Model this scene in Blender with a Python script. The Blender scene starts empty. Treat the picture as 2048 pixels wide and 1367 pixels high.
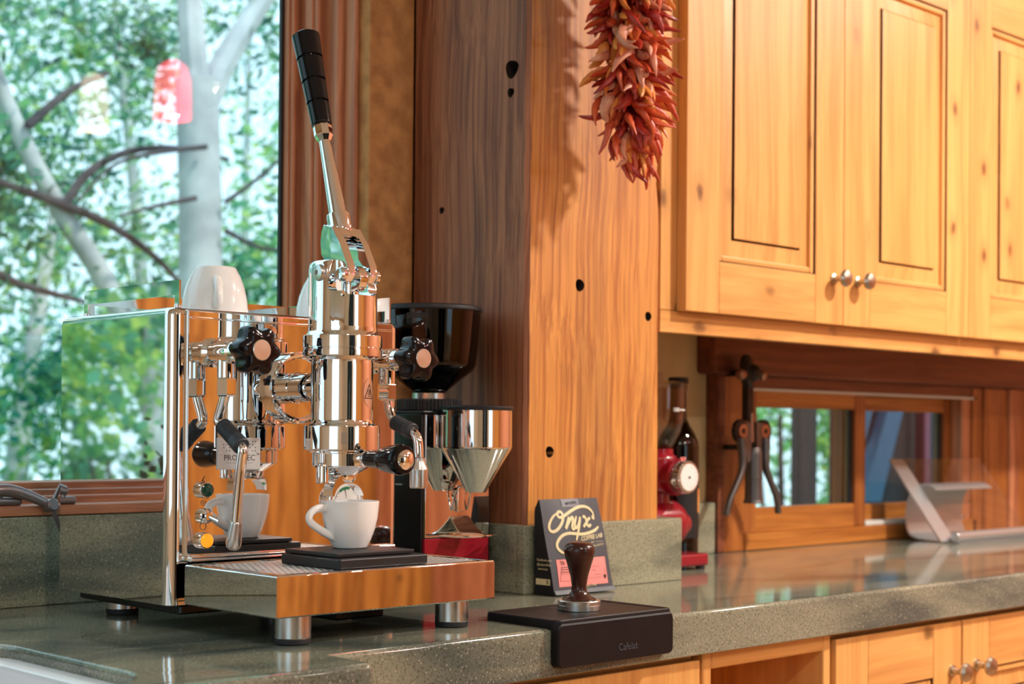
import bpy, bmesh, math, random
from mathutils import Vector, Matrix, Quaternion
R = math.radians
random.seed(7)
scene = bpy.context.scene
C = scene.collection

# ------------------------------------------------------------------ camera
CAM_H = 0.23                                  # metres above the worktop (worktop top is z = 0)
yaw, pitch, roll = R(44.003), R(0.437), R(0.457)
fwd = Vector((math.sin(yaw)*math.cos(pitch), math.cos(yaw)*math.cos(pitch), math.sin(pitch)))
rt = Vector((math.cos(yaw), -math.sin(yaw), 0)); up = rt.cross(fwd)
rt2 = rt*math.cos(roll) + up*math.sin(roll); up2 = up*math.cos(roll) - rt*math.sin(roll)
cd = bpy.data.cameras.new('camera'); cam = bpy.data.objects.new('camera', cd); C.objects.link(cam)
M = Matrix((rt2, up2, -fwd)).transposed().to_4x4(); M.translation = (0, 0, CAM_H); cam.matrix_world = M
cd.sensor_width = 36; cd.lens = 53.786; cd.shift_y = 0.07678; cd.clip_start = 0.05; cd.clip_end = 200
cd.dof.use_dof = True; cd.dof.focus_distance = 1.80; cd.dof.aperture_fstop = 5.6
scene.camera = cam
# ------------------------------------------------------------------ world, sun, exposure
w = bpy.data.worlds.new('sky'); scene.world = w; w.use_nodes = True
wn = w.node_tree.nodes; wl = w.node_tree.links
bg = wn['Background']; bg.inputs[0].default_value = (0.62, 0.86, 1.0, 1); bg.inputs[1].default_value = 1.9
sd = bpy.data.lights.new('sun', 'SUN'); sun = bpy.data.objects.new('sun', sd); C.objects.link(sun)
sd.energy = 3.2; sd.color = (1.0, 0.95, 0.82); sd.angle = R(2); sun.rotation_euler = (R(40), R(12), R(0))
vs = scene.view_settings
vs.view_transform = 'Standard'; vs.look = 'None'; vs.gamma = 1; vs.use_curve_mapping = False; vs.exposure = 0.08
def area_light(name, loc, size, energy, color, aim=None):
    d = bpy.data.lights.new(name, 'AREA'); o = bpy.data.objects.new(name, d); C.objects.link(o)
    d.shape = 'DISK'; d.size = size; d.energy = energy; d.color = color; o.location = loc
    if aim: o.rotation_euler = (Vector(aim)-Vector(loc)).to_track_quat('-Z', 'Y').to_euler()
    return o
CEIL = 1.60
WARM = (1.0, 0.92, 0.82)
KEY_FILL_CANS = [(2.80, 0.30, 64), (3.75, 0.60, 16), (1.75, -1.2, 18), (3.4, -1.2, 14), (0.30, -0.60, 19)]  # key set by the cast shadows; the other unseen cans are added fill
for k, (cx, cy, pw) in enumerate(KEY_FILL_CANS):
    area_light('key_fill_can_light', (cx, cy, CEIL-0.035), 0.17, pw, WARM)

# ------------------------------------------------------------------ materials
def new_mat(name):
    m = bpy.data.materials.new(name); m.use_nodes = True
    return m, m.node_tree.nodes, m.node_tree.links, m.node_tree.nodes['Principled BSDF']
def pmat(name, col, rough=0.5, metal=0.0, spec=0.5, coat=0.0, emis=None, es=0.0, trans=0.0, ior=1.45):
    m, n, l, b = new_mat(name)
    b.inputs['Base Color'].default_value = (*col, 1); b.inputs['Roughness'].default_value = rough
    b.inputs['Metallic'].default_value = metal; b.inputs['Specular IOR Level'].default_value = spec
    b.inputs['Coat Weight'].default_value = coat; b.inputs['Coat Roughness'].default_value = 0.05
    b.inputs['Transmission Weight'].default_value = trans; b.inputs['IOR'].default_value = ior
    if emis: b.inputs['Emission Color'].default_value = (*emis, 1); b.inputs['Emission Strength'].default_value = es
    # fine procedural roughness variation
    tc = n.new('ShaderNodeTexCoord'); nz = n.new('ShaderNodeTexNoise'); nz.inputs['Scale'].default_value = 40
    mr = n.new('ShaderNodeMapRange'); mr.inputs['To Min'].default_value = max(0, rough*0.85); mr.inputs['To Max'].default_value = min(1, rough*1.15)
    l.new(tc.outputs['Object'], nz.inputs['Vector']); l.new(nz.outputs['Fac'], mr.inputs['Value']); l.new(mr.outputs[0], b.inputs['Roughness'])
    return m
def ramp(n, stops):
    r = n.new('ShaderNodeValToRGB'); e = r.color_ramp.elements
    while len(e) < len(stops): e.new(0.5)
    for x, (p, c) in zip(e, stops): x.position = p; x.color = (*c, 1)
    return r
def mixc(n, l, fac, a, b, mode='MIX'):
    m = n.new('ShaderNodeMix'); m.data_type = 'RGBA'; m.blend_type = mode
    for s, v in ((m.inputs[0], fac), (m.inputs[6], a), (m.inputs[7], b)):
        if isinstance(v, bpy.types.NodeSocket): l.new(v, s)
        elif isinstance(v, (int, float)): s.default_value = v
        else: s.default_value = (*v, 1)
    return m.outputs[2]
def wood(name, light, mid, dark, axis=2, grain=55, rough=0.42, knots=0.0, fine=0.35, bump=0.12, stain=0.0, along=0.035, kscale=4.0, staincol=(0.06, 0.04, 0.035)):
    m, n, l, b = new_mat(name)
    tc = n.new('ShaderNodeTexCoord'); oi = n.new('ShaderNodeObjectInfo')
    off = n.new('ShaderNodeVectorMath'); off.operation = 'SCALE'; off.inputs[0].default_value = (3.1, 5.7, 8.3); l.new(oi.outputs['Random'], off.inputs['Scale'])
    add = n.new('ShaderNodeVectorMath'); l.new(tc.outputs['Object'], add.inputs[0]); l.new(off.outputs[0], add.inputs[1])
    # gentle warp so that the grain wanders
    wz = n.new('ShaderNodeTexNoise'); wz.inputs['Scale'].default_value = 2.2; wz.inputs['Detail'].default_value = 2; l.new(add.outputs[0], wz.inputs['Vector'])
    wm = n.new('ShaderNodeVectorMath'); wm.operation = 'SCALE'; wm.inputs['Scale'].default_value = 0.05; l.new(wz.outputs['Color'], wm.inputs[0])
    ad2 = n.new('ShaderNodeVectorMath'); l.new(add.outputs[0], ad2.inputs[0]); l.new(wm.outputs[0], ad2.inputs[1])
    def stretched(g, a, det):
        mp = n.new('ShaderNodeMapping'); s = [g, g, g]; s[axis] = g*a; mp.inputs['Scale'].default_value = s
        l.new(ad2.outputs[0], mp.inputs['Vector'])
        z = n.new('ShaderNodeTexNoise'); z.inputs['Scale'].default_value = 1; z.inputs['Detail'].default_value = det; z.inputs['Roughness'].default_value = 0.6
        l.new(mp.outputs[0], z.inputs['Vector']); return z
    broad = stretched(grain*0.22, along*1.6, 3); g1 = stretched(grain, along, 5); g2 = stretched(grain*5, along*0.5, 2)
    r1 = ramp(n, [(0.28, mid), (0.5, light), (0.74, mid)]); l.new(broad.outputs['Fac'], r1.inputs[0])
    r2 = ramp(n, [(0.38, dark), (0.56, (1, 1, 1))]); l.new(g1.outputs['Fac'], r2.inputs[0])
    col = mixc(n, l, fine, r1.outputs[0], r2.outputs[0], 'MULTIPLY')
    r3 = ramp(n, [(0.35, (0.55, 0.45, 0.4)), (0.6, (1, 1, 1))]); l.new(g2.outputs['Fac'], r3.inputs[0])
    col = mixc(n, l, fine*0.7, col, r3.outputs[0], 'MULTIPLY')
    if knots > 0:
        mp = n.new('ShaderNodeMapping'); s = [kscale*1.6]*3; s[axis] = kscale; mp.inputs['Scale'].default_value = s
        l.new(ad2.outputs[0], mp.inputs['Vector'])
        sx = n.new('ShaderNodeSeparateXYZ'); l.new(mp.outputs[0], sx.inputs[0]); cb = n.new('ShaderNodeCombineXYZ'); au = n.new('ShaderNodeMath')
        l.new(sx.outputs[0], au.inputs[0]); l.new(sx.outputs[1], au.inputs[1]); l.new(au.outputs[0], cb.inputs[0]); l.new(sx.outputs[2], cb.inputs[1])
        v = n.new('ShaderNodeTexVoronoi'); v.voronoi_dimensions = '2D'; v.inputs['Scale'].default_value = 1; l.new(cb.outputs[0], v.inputs['Vector'])
        nz = n.new('ShaderNodeTexNoise'); nz.inputs['Scale'].default_value = 60; l.new(tc.outputs['Object'], nz.inputs['Vector'])
        ma = n.new('ShaderNodeMath'); ma.operation = 'MULTIPLY_ADD'; ma.inputs[1].default_value = 0.05; l.new(nz.outputs['Fac'], ma.inputs[0]); l.new(v.outputs['Distance'], ma.inputs[2])
        rk = ramp(n, [(0.045, (1, 1, 1)), (0.075, (0.7, 0.7, 0.7)), (0.10, (0.22, 0.22, 0.22)), (0.21, (0, 0, 0))]); l.new(ma.outputs[0], rk.inputs[0])
        sc_ = n.new('ShaderNodeSeparateColor'); l.new(v.outputs['Color'], sc_.inputs[0]); gt = n.new('ShaderNodeMapRange'); gt.inputs['From Min'].default_value = 0.30; gt.inputs['From Max'].default_value = 0.75; gt.inputs['To Max'].default_value = knots; l.new(sc_.outputs[0], gt.inputs['Value'])
        km = n.new('ShaderNodeMath'); km.operation = 'MULTIPLY'; l.new(gt.outputs[0], km.inputs[1]); l.new(rk.outputs[0], km.inputs[0])
        col = mixc(n, l, km.outputs[0], col, (dark[0]*0.34, dark[1]*0.28, dark[2]*0.25))
    if stain > 0:
        mp = n.new('ShaderNodeMapping'); s = [9, 9, 9]; s[axis] = 1.1; mp.inputs['Scale'].default_value = s; l.new(add.outputs[0], mp.inputs['Vector'])
        nz = n.new('ShaderNodeTexNoise'); nz.inputs['Scale'].default_value = 1; nz.inputs['Detail'].default_value = 4; l.new(mp.outputs[0], nz.inputs['Vector'])
        rk = ramp(n, [(0.54, (0, 0, 0)), (0.74, (1, 1, 1))]); l.new(nz.outputs['Fac'], rk.inputs[0])
        km = n.new('ShaderNodeMath'); km.operation = 'MULTIPLY'; km.inputs[1].default_value = stain; l.new(rk.outputs[0], km.inputs[0])
        col = mixc(n, l, km.outputs[0], col, staincol)
    l.new(col, b.inputs['Base Color']); b.inputs['Roughness'].default_value = rough
    bp = n.new('ShaderNodeBump'); bp.inputs['Strength'].default_value = bump; bp.inputs['Distance'].default_value = 0.003
    l.new(g1.outputs['Fac'], bp.inputs['Height']); l.new(bp.outputs[0], b.inputs['Normal'])
    return m
def granite(name, base, dark, pale, rough):
    m, n, l, b = new_mat(name)
    tc = n.new('ShaderNodeTexCoord')
    mp = n.new('ShaderNodeMapping'); mp.inputs['Scale'].default_value = (2.2, 7, 9); mp.inputs['Rotation'].default_value = (0.2, 0.35, 0.25); l.new(tc.outputs['Object'], mp.inputs['Vector'])
    vz = n.new('ShaderNodeTexNoise'); vz.inputs['Scale'].default_value = 1.0; vz.inputs['Detail'].default_value = 6; vz.inputs['Distortion'].default_value = 0.9; l.new(mp.outputs[0], vz.inputs['Vector'])
    r1 = ramp(n, [(0.34, dark), (0.5, base), (0.7, tuple(min(1, c*1.15) for c in base))]); l.new(vz.outputs['Fac'], r1.inputs[0])
    sp = n.new('ShaderNodeTexNoise'); sp.inputs['Scale'].default_value = 330; sp.inputs['Detail'].default_value = 3; l.new(tc.outputs['Object'], sp.inputs['Vector'])
    r2 = ramp(n, [(0.36, (0.45, 0.45, 0.42)), (0.5, (1, 1, 1)), (0.66, (1.0, 1.0, 1.0))]); l.new(sp.outputs['Fac'], r2.inputs[0])
    col = mixc(n, l, 0.8, r1.outputs[0], r2.outputs[0], 'MULTIPLY')
    vo = n.new('ShaderNodeTexVoronoi'); vo.inputs['Scale'].default_value = 170; l.new(tc.outputs['Object'], vo.inputs['Vector'])
    r3 = ramp(n, [(0.10, (1, 1, 1)), (0.24, (0, 0, 0))]); l.new(vo.outputs['Distance'], r3.inputs[0])
    km = n.new('ShaderNodeMath'); km.operation = 'MULTIPLY'; km.inputs[1].default_value = 0.45; l.new(r3.outputs[0], km.inputs[0])
    col = mixc(n, l, km.outputs[0], col, pale)
    l.new(col, b.inputs['Base Color']); b.inputs['Roughness'].default_value = rough; b.inputs['Specular IOR Level'].default_value = 0.6
    return m
def glassy(name, tint, refl=1.0, rough=0.0, ior=1.5):
    m, n, l, b = new_mat(name); n.remove(b)
    out = n['Material Output']; tr = n.new('ShaderNodeBsdfTransparent'); tr.inputs[0].default_value = (*tint, 1)
    gl = n.new('ShaderNodeBsdfGlossy'); gl.inputs['Roughness'].default_value = rough; gl.inputs[0].default_value = (refl, refl, refl, 1)
    fr = n.new('ShaderNodeFresnel'); mx = n.new('ShaderNodeMixShader')
    ge = n.new('ShaderNodeNewGeometry'); mi_ = n.new('ShaderNodeMapRange'); mi_.inputs['To Min'].default_value = ior; mi_.inputs['To Max'].default_value = 1/ior
    l.new(ge.outputs['Backfacing'], mi_.inputs['Value']); l.new(mi_.outputs[0], fr.inputs[0])      # same reflectance on the way out of the pane
    l.new(fr.outputs[0], mx.inputs[0]); l.new(tr.outputs[0], mx.inputs[1]); l.new(gl.outputs[0], mx.inputs[2]); l.new(mx.outputs[0], out.inputs[0])
    return m
def leafmat(name, a, b_, c):
    m, n, l, b = new_mat(name)
    gi = n.new('ShaderNodeNewGeometry'); r = ramp(n, [(0.0, a), (0.55, b_), (1.0, c)]); l.new(gi.outputs['Random Per Island'], r.inputs[0])
    n.remove(b); df = n.new('ShaderNodeBsdfDiffuse'); ts = n.new('ShaderNodeBsdfTranslucent'); mx = n.new('ShaderNodeMixShader'); mx.inputs[0].default_value = 0.5
    l.new(r.outputs[0], df.inputs[0]); l.new(r.outputs[0], ts.inputs[0]); l.new(df.outputs[0], mx.inputs[1]); l.new(ts.outputs[0], mx.inputs[2]); l.new(mx.outputs[0], n['Material Output'].inputs[0])
    return m
def noisy(name, c1, c2, scale, rough=0.8, bump=0.3):
    m, n, l, b = new_mat(name); tc = n.new('ShaderNodeTexCoord'); nz = n.new('ShaderNodeTexNoise'); nz.inputs['Scale'].default_value = scale; nz.inputs['Detail'].default_value = 5
    l.new(tc.outputs['Object'], nz.inputs['Vector']); r = ramp(n, [(0.35, c1), (0.65, c2)]); l.new(nz.outputs['Fac'], r.inputs[0]); l.new(r.outputs[0], b.inputs['Base Color'])
    b.inputs['Roughness'].default_value = rough; bp = n.new('ShaderNodeBump'); bp.inputs['Strength'].default_value = bump; bp.inputs['Distance'].default_value = 0.004
    l.new(nz.outputs['Fac'], bp.inputs['Height']); l.new(bp.outputs[0], b.inputs['Normal']); return m
CAB = ((0.80, 0.42, 0.135), (0.73, 0.35, 0.10), (0.55, 0.26, 0.09))
W = dict(
    cab_v=wood('knotty_alder_vertical', *CAB, axis=2, grain=26, rough=0.38, knots=0.95, fine=0.34, bump=0.05, kscale=4.2),
    cab_h=wood('knotty_alder_horizontal', *CAB, axis=0, grain=26, rough=0.38, knots=0.95, fine=0.34, bump=0.05, kscale=4.2),
    post=wood('reclaimed_fir_post', (0.73, 0.315, 0.070), (0.62, 0.240, 0.045), (0.42, 0.18, 0.09), axis=2, grain=110, rough=0.5, knots=0.35, fine=0.6, bump=0.3, stain=0.7, along=0.012, kscale=2.6),
    post_dark=wood('shaded_weathered_fir_face', (0.44, 0.165, 0.075), (0.29, 0.100, 0.045), (0.35, 0.2, 0.15), axis=2, grain=110, rough=0.55, knots=0.4, fine=0.8, bump=0.45, stain=0.8, along=0.012, kscale=2.6, staincol=(0.035, 0.022, 0.022)),  # darker than the front: weathering plus painted-in shade
    cedar=wood('cedar_casing_vertical', (0.62, 0.255, 0.125), (0.48, 0.175, 0.08), (0.4, 0.2, 0.13), axis=2, grain=60, rough=0.42, fine=0.6, bump=0.15, along=0.015),
    cedar_h=wood('cedar_casing_horizontal', (0.62, 0.255, 0.125), (0.48, 0.175, 0.08), (0.4, 0.2, 0.13), axis=0, grain=60, rough=0.42, fine=0.6, bump=0.15, along=0.015),
    sawn=noisy('rough_sawn_board', (0.40, 0.17, 0.055), (0.62, 0.29, 0.10), 34, 0.75, 0.9),
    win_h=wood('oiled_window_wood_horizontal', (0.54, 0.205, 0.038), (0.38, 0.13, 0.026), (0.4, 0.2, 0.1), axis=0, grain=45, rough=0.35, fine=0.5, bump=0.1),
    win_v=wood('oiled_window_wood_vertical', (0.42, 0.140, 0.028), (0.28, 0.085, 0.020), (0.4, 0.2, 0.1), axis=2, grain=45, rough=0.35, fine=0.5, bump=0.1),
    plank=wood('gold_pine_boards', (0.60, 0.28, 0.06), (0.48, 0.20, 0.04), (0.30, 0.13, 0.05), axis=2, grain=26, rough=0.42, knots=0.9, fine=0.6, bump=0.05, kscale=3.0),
    darkw=wood('shaded_head_board_wood', (0.25, 0.072, 0.030), (0.16, 0.045, 0.020), (0.4, 0.2, 0.13), axis=0, grain=50, rough=0.45, fine=0.6, bump=0.12),  # shadow under the wall cabinet is put into this wood colour
    rosew=wood('dark_rosewood', (0.055, 0.016, 0.012), (0.030, 0.009, 0.008), (0.3, 0.2, 0.2), axis=2, grain=160, rough=0.22, fine=0.5, bump=0.02),
)
MAT = dict(
    granite=granite('green_granite_polished', (0.255, 0.262, 0.195), (0.095, 0.118, 0.105), (0.62, 0.58, 0.48), 0.07),
    granite_edge=granite('green_granite_honed', (0.31, 0.308, 0.215), (0.135, 0.155, 0.12), (0.66, 0.60, 0.49), 0.30),
    chrome=pmat('polished_chrome', (0.90, 0.90, 0.91), 0.035, 1.0),
    mirror=pmat('mirror_steel', (0.86, 0.86, 0.86), 0.018, 1.0),
    steel=pmat('brushed_steel', (0.62, 0.60, 0.57), 0.28, 1.0),
    bright=pmat('satin_stainless', (0.88, 0.87, 0.86), 0.38, 0.55),
    badge=pmat('anodised_badge', (0.74, 0.71, 0.70), 0.38, 0.25),
    standsteel=pmat('pale_brushed_steel', (0.54, 0.57, 0.60), 0.36, 0.8),
    alu=pmat('turned_aluminium', (0.80, 0.76, 0.70), 0.30, 1.0),
    blackp=pmat('black_gloss_plastic', (0.004, 0.004, 0.006), 0.12, 0, 0.4),
    blackm=pmat('black_matte_plastic', (0.010, 0.010, 0.012), 0.45),
    bolt_hole=pmat('dark_bolt_hole', (0.025, 0.014, 0.010), 0.8),  # dark colour for the hole interiors
    rubber=pmat('black_rubber', (0.016, 0.015, 0.018), 0.55),
    mat=pmat('black_tamping_mat_rubber', (0.006, 0.0055, 0.0075), 0.46, 0, 0.3),
    sleeve=pmat('grey_rubber_sleeve', (0.030, 0.036, 0.045), 0.5),
    blacksteel=pmat('black_painted_steel', (0.006, 0.006, 0.007), 0.25, 0, 0.5),
    ceramic=pmat('white_porcelain', (0.90, 0.90, 0.90), 0.09, 0, 0.5, 0.4),
    white=pmat('white_enamel', (0.78, 0.78, 0.76), 0.3),
    ink=pmat('black_ink', (0.010, 0.010, 0.012), 0.5),
    engrave=pmat('grey_engraving', (0.16, 0.15, 0.14), 0.5, 0.3),
    green_ink=pmat('green_ink', (0.02, 0.22, 0.09), 0.5),
    green_lens=pmat('green_lamp_lens', (0.003, 0.06, 0.035), 0.12, 0, 0.6, 0.5),
    amber_lens=pmat('amber_lamp_lens', (0.9, 0.28, 0.01), 0.15, 0, 0.6, 0.5, (1.0, 0.30, 0.01), 0.9),
    red=pmat('red_enamel', (0.26, 0.006, 0.018), 0.22, 0, 0.5, 0.4),
    hopper=glassy('smoked_hopper_plastic', (0.075, 0.030, 0.030), 1.0, 0.02),
    clear=glassy('clear_plastic', (0.88, 0.80, 0.76), 1.0, 0.02),
    pane=glassy('window_glass', (0.93, 0.97, 0.97), 1.0, 0.0, 1.52),
    pane_thin=glassy('small_window_glass', (0.90, 0.94, 0.92), 0.40, 0.0, 1.5),
    acrylic=glassy('clear_acrylic', (0.93, 0.93, 0.92), 1.0, 0.0, 1.48),
    bottle=glassy('dark_green_bottle_glass', (0.10, 0.085, 0.012), 1.0, 0.01),
    bronze=pmat('oil_rubbed_bronze', (0.26, 0.21, 0.21), 0.33, 0.7),
    darkmetal=pmat('dark_pewter', (0.14, 0.13, 0.13), 0.36, 0.85),
    castiron=pmat('blackened_cast_iron', (0.030, 0.022, 0.020), 0.4, 0.6),
    copperish=pmat('worn_bronze', (0.36, 0.20, 0.13), 0.38, 0.9),
    nickel=pmat('pewter_knob', (0.52, 0.47, 0.40), 0.30, 1.0),
    glaze=pmat('dark_glaze', (0.07, 0.022, 0.008), 0.6),
    bag=pmat('charcoal_foil_bag', (0.062, 0.066, 0.082), 0.48, 0, 0.5),
    bag_side=pmat('black_foil_bag_side', (0.006, 0.006, 0.008), 0.6),
    cream_ink=pmat('cream_ink', (0.72, 0.62, 0.36), 0.5),
    pink=pmat('salmon_label', (0.82, 0.27, 0.25), 0.5),
    sticker=pmat('grey_seal_sticker', (0.20, 0.21, 0.25), 0.3),
    plaster=noisy('ochre_plaster', (0.56, 0.40, 0.20), (0.64, 0.47, 0.25), 14, 0.9, 0.15),
    cream_wall=noisy('cream_plaster', (0.62, 0.52, 0.38), (0.68, 0.58, 0.44), 10, 0.9, 0.1),
    ceiling=noisy('ceiling_paint', (0.74, 0.72, 0.67), (0.78, 0.76, 0.72), 10, 0.9, 0.05),
    floor=wood('oak_floor', (0.42, 0.24, 0.11), (0.33, 0.18, 0.08), (0.4, 0.3, 0.2), axis=0, grain=22, rough=0.35),
    gasket=pmat('black_window_gasket', (0.008, 0.010, 0.014), 0.4),
    sinksteel=pmat('satin_sink_steel', (0.84, 0.84, 0.87), 0.25, 0.15),
    red_glass=pmat('red_glass_shade', (0.8, 0.03, 0.06), 0.2, 0, 0.5, 0, (1.0, 0.03, 0.10), 9),
    cream_glass=pmat('cream_glass_shade', (0.9, 0.8, 0.65), 0.2, 0, 0.5, 0, (1.0, 0.80, 0.58), 4.5),
    can=pmat('key_fill_diffuser', (1, 1, 1), 0.5, 0, 0.5, 0, (1.0, 0.82, 0.6), 20),
    bark=noisy('pale_aspen_bark', (0.34, 0.37, 0.41), (0.56, 0.59, 0.63), 7, 0.9, 0.4),
    bark_d=noisy('dark_branch_bark', (0.045, 0.045, 0.06), (0.09, 0.085, 0.10), 12, 0.9, 0.4),
    leaf_a=leafmat('aspen_leaves', (0.03, 0.17, 0.13), (0.12, 0.40, 0.27), (0.34, 0.55, 0.22)),
    leaf_b=leafmat('far_leaves', (0.02, 0.16, 0.15), (0.07, 0.34, 0.28), (0.28, 0.54, 0.22)),
    leaf_c=leafmat('understory_leaves', (0.06, 0.30, 0.16), (0.25, 0.58, 0.22), (0.60, 0.72, 0.20)),
    leaf_d=leafmat('dark_shrub_leaves', (0.006, 0.015, 0.010), (0.012, 0.03, 0.02), (0.02, 0.05, 0.03)),
    lawn=noisy('lawn', (0.10, 0.26, 0.08), (0.22, 0.42, 0.12), 3, 0.95, 0.2),
    slate=pmat('dark_slate_paint', (0.05, 0.055, 0.075), 0.6),
    maroon=pmat('maroon_paint', (0.12, 0.010, 0.040), 0.5),
    blue=pmat('blue_paint', (0.012, 0.11, 0.25), 0.5),
    darkwall=pmat('dark_siding', (0.006, 0.006, 0.010), 0.7),
    palegrey=pmat('pale_grey_track', (0.62, 0.62, 0.58), 0.4),
    chili1=noisy('dried_red_chili', (0.20, 0.008, 0.008), (0.50, 0.035, 0.02), 30, 0.35, 0.5),
    chili2=noisy('dried_scarlet_chili', (0.46, 0.035, 0.015), (0.72, 0.13, 0.035), 30, 0.38, 0.5),
    chili3=noisy('dried_orange_chili', (0.66, 0.14, 0.025), (0.85, 0.34, 0.07), 30, 0.42, 0.5),
    chili4=noisy('dried_tan_chili', (0.58, 0.16, 0.10), (0.80, 0.40, 0.24), 30, 0.45, 0.5),
    twine=pmat('jute_twine', (0.30, 0.19, 0.09), 0.9),
)
MAT.update(W)
# ------------------------------------------------------------------ mesh builder
class B:
    def __init__(s): s.bm = bmesh.new()
    def box(s, x0, x1, y0, y1, z0, z1, bevel=0.0, seg=2, mi=0):
        vs_ = [s.bm.verts.new((x, y, z)) for x in (x0, x1) for y in (y0, y1) for z in (z0, z1)]
        idx = ((0, 1, 3, 2), (4, 6, 7, 5), (0, 4, 5, 1), (2, 3, 7, 6), (0, 2, 6, 4), (1, 5, 7, 3))
        fs = [s.bm.faces.new([vs_[i] for i in q]) for q in idx]
        for f in fs: f.material_index = mi
        if bevel > 0:
            es = list({e for f in fs for e in f.edges})
            r = bmesh.ops.bevel(s.bm, geom=es, offset=bevel, segments=seg, profile=0.5, affect='EDGES')
            for f in r['faces']: f.material_index = mi
        return s
    def rings(s, rings, close=True, cap0=True, cap1=True, mi=0):
        vr = [[s.bm.verts.new(p) for p in ring] for ring in rings]
        n = len(vr[0])
        for a, b in zip(vr, vr[1:]):
            for i in range(n if close else n-1):
                j = (i+1) % n
                try: s.bm.faces.new((a[i], a[j], b[j], b[i])).material_index = mi
                except ValueError: pass
        if close:
            if cap0: s.bm.faces.new(list(reversed(vr[0]))).material_index = mi
            if cap1: s.bm.faces.new(vr[-1]).material_index = mi
        return s
    def lathe(s, prof, o=(0, 0, 0), axis=(0, 0, 1), seg=40, cap0=True, cap1=True, mi=0, fn=None):
        q = Vector((0, 0, 1)).rotation_difference(Vector(axis).normalized()); o = Vector(o); rr = []
        for r, z in prof:
            ring = []
            for i in range(seg):
                t = 2*math.pi*i/seg; k = fn(t) if fn else 1.0
                ring.append(o + q @ Vector((r*k*math.cos(t), r*k*math.sin(t), z)))
            rr.append(ring)
        return s.rings(rr, True, cap0, cap1, mi)
    def cyl(s, p0, p1, r0, r1=None, seg=24, mi=0):
        p0 = Vector(p0); p1 = Vector(p1); d = p1-p0
        return s.lathe([(r0, 0), (r1 if r1 is not None else r0, d.length)], p0, d, seg, mi=mi)
    def tube(s, pts, r, seg=12, mi=0, smooth=0, flat=1.0):
        P = [Vector(p) for p in pts]
        rad = list(r) if isinstance(r, (list, tuple)) else [r]*len(P)
        for _ in range(smooth):                       # corner cutting
            Q = [P[0]]; q = [rad[0]]
            for i in range(len(P)-1):
                Q += [P[i].lerp(P[i+1], .25), P[i].lerp(P[i+1], .75)]; q += [rad[i]*.75+rad[i+1]*.25, rad[i]*.25+rad[i+1]*.75]
            P = Q+[P[-1]]; rad = q+[rad[-1]]
        T = [(P[min(i+1, len(P)-1)]-P[max(i-1, 0)]).normalized() for i in range(len(P))]
        n = T[0].orthogonal().normalized(); rr = []
        for i, p in enumerate(P):
            if i: n = (T[i-1].rotation_difference(T[i]) @ n); n = (n - T[i]*n.dot(T[i])).normalized()
            b = T[i].cross(n)
            rr.append([p + n*math.cos(2*math.pi*k/seg)*rad[i] + b*math.sin(2*math.pi*k/seg)*rad[i]*flat for k in range(seg)])
        return s.rings(rr, True, mi=mi)
    def prism(s, poly, axis, a0, a1, mi=0):
        # poly: 2-D points in the two other axes (x,y,z order without axis)
        def P(u, v, a):
            return ((a, u, v), (u, a, v), (u, v, a))[axis]
        return s.rings([[P(u, v, a0) for u, v in poly], [P(u, v, a1) for u, v in poly]], mi=mi)
    def build(s, name, mat, parent=None, smooth=35, fix=True, mats=None):
        if fix: bmesh.ops.recalc_face_normals(s.bm, faces=s.bm.faces)
        me = bpy.data.meshes.new(name); s.bm.to_mesh(me); s.bm.free()
        for m in (mats or [mat]): me.materials.append(MAT[m] if isinstance(m, str) else m)
        if smooth:
            me.polygons.foreach_set('use_smooth', [True]*len(me.polygons)); me.set_sharp_from_angle(angle=R(smooth))
        o = bpy.data.objects.new(name, me); C.objects.link(o)
        if smooth and name not in ('cutter', 'chili_pepper'):
            wn_ = o.modifiers.new('flat_faces', 'WEIGHTED_NORMAL'); wn_.keep_sharp = True; wn_.weight = 60     # large faces stay flat beside their eased edges
        if parent: o.parent = parent
        return o
def thing(name, label, cat, loc=(0, 0, 0), rz=0, group=None):
    o = bpy.data.objects.new(name, None); C.objects.link(o); o.location = loc; o.rotation_euler = (0, 0, rz); o.empty_display_size = 0.05
    return tag(o, label, cat, group)
def tag(o, label, cat, group=None, kind=None):
    o['label'] = label; o['category'] = cat
    if group: o['group'] = group
    if kind: o['kind'] = kind
    return o
def struct(o, label=None):
    o['kind'] = 'structure'
    if label: o['label'] = label
    return o
def struct_empty(name, loc=(0, 0, 0), label=None):
    o = bpy.data.objects.new(name, None); C.objects.link(o); o.location = loc; return struct(o, label)
def copy_tree(o, parent=None):
    c = o.copy(); C.objects.link(c)
    if parent: c.parent = parent
    for ch in [x for x in bpy.data.objects if x.parent == o]: copy_tree(ch, c)
    return c
def text(name, body, size, mat, parent, mtx, depth=0.0002, align='CENTER', shear=0.0, bold=0.0):
    cu = bpy.data.curves.new(name, 'FONT'); cu.body = body; cu.size = size; cu.align_x = align; cu.align_y = 'CENTER'
    cu.extrude = depth; cu.shear = shear; cu.offset = bold; cu.resolution_u = 2
    o = bpy.data.objects.new(name+'_curve', cu); C.objects.link(o)
    dg = bpy.context.evaluated_depsgraph_get(); me = bpy.data.meshes.new_from_object(o.evaluated_get(dg))
    bpy.data.objects.remove(o); me.name = name; me.transform(mtx); me.materials.clear(); me.materials.append(MAT[mat])
    t = bpy.data.objects.new(name, me); C.objects.link(t)
    if parent: t.parent = parent
    return t
def frame_mtx(o, x, y):
    x = Vector(x).normalized(); y = Vector(y); y = (y-x*y.dot(x)).normalized(); z = x.cross(y)
    m = Matrix((x, y, z)).transposed().to_4x4(); m.translation = o; return m
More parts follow.
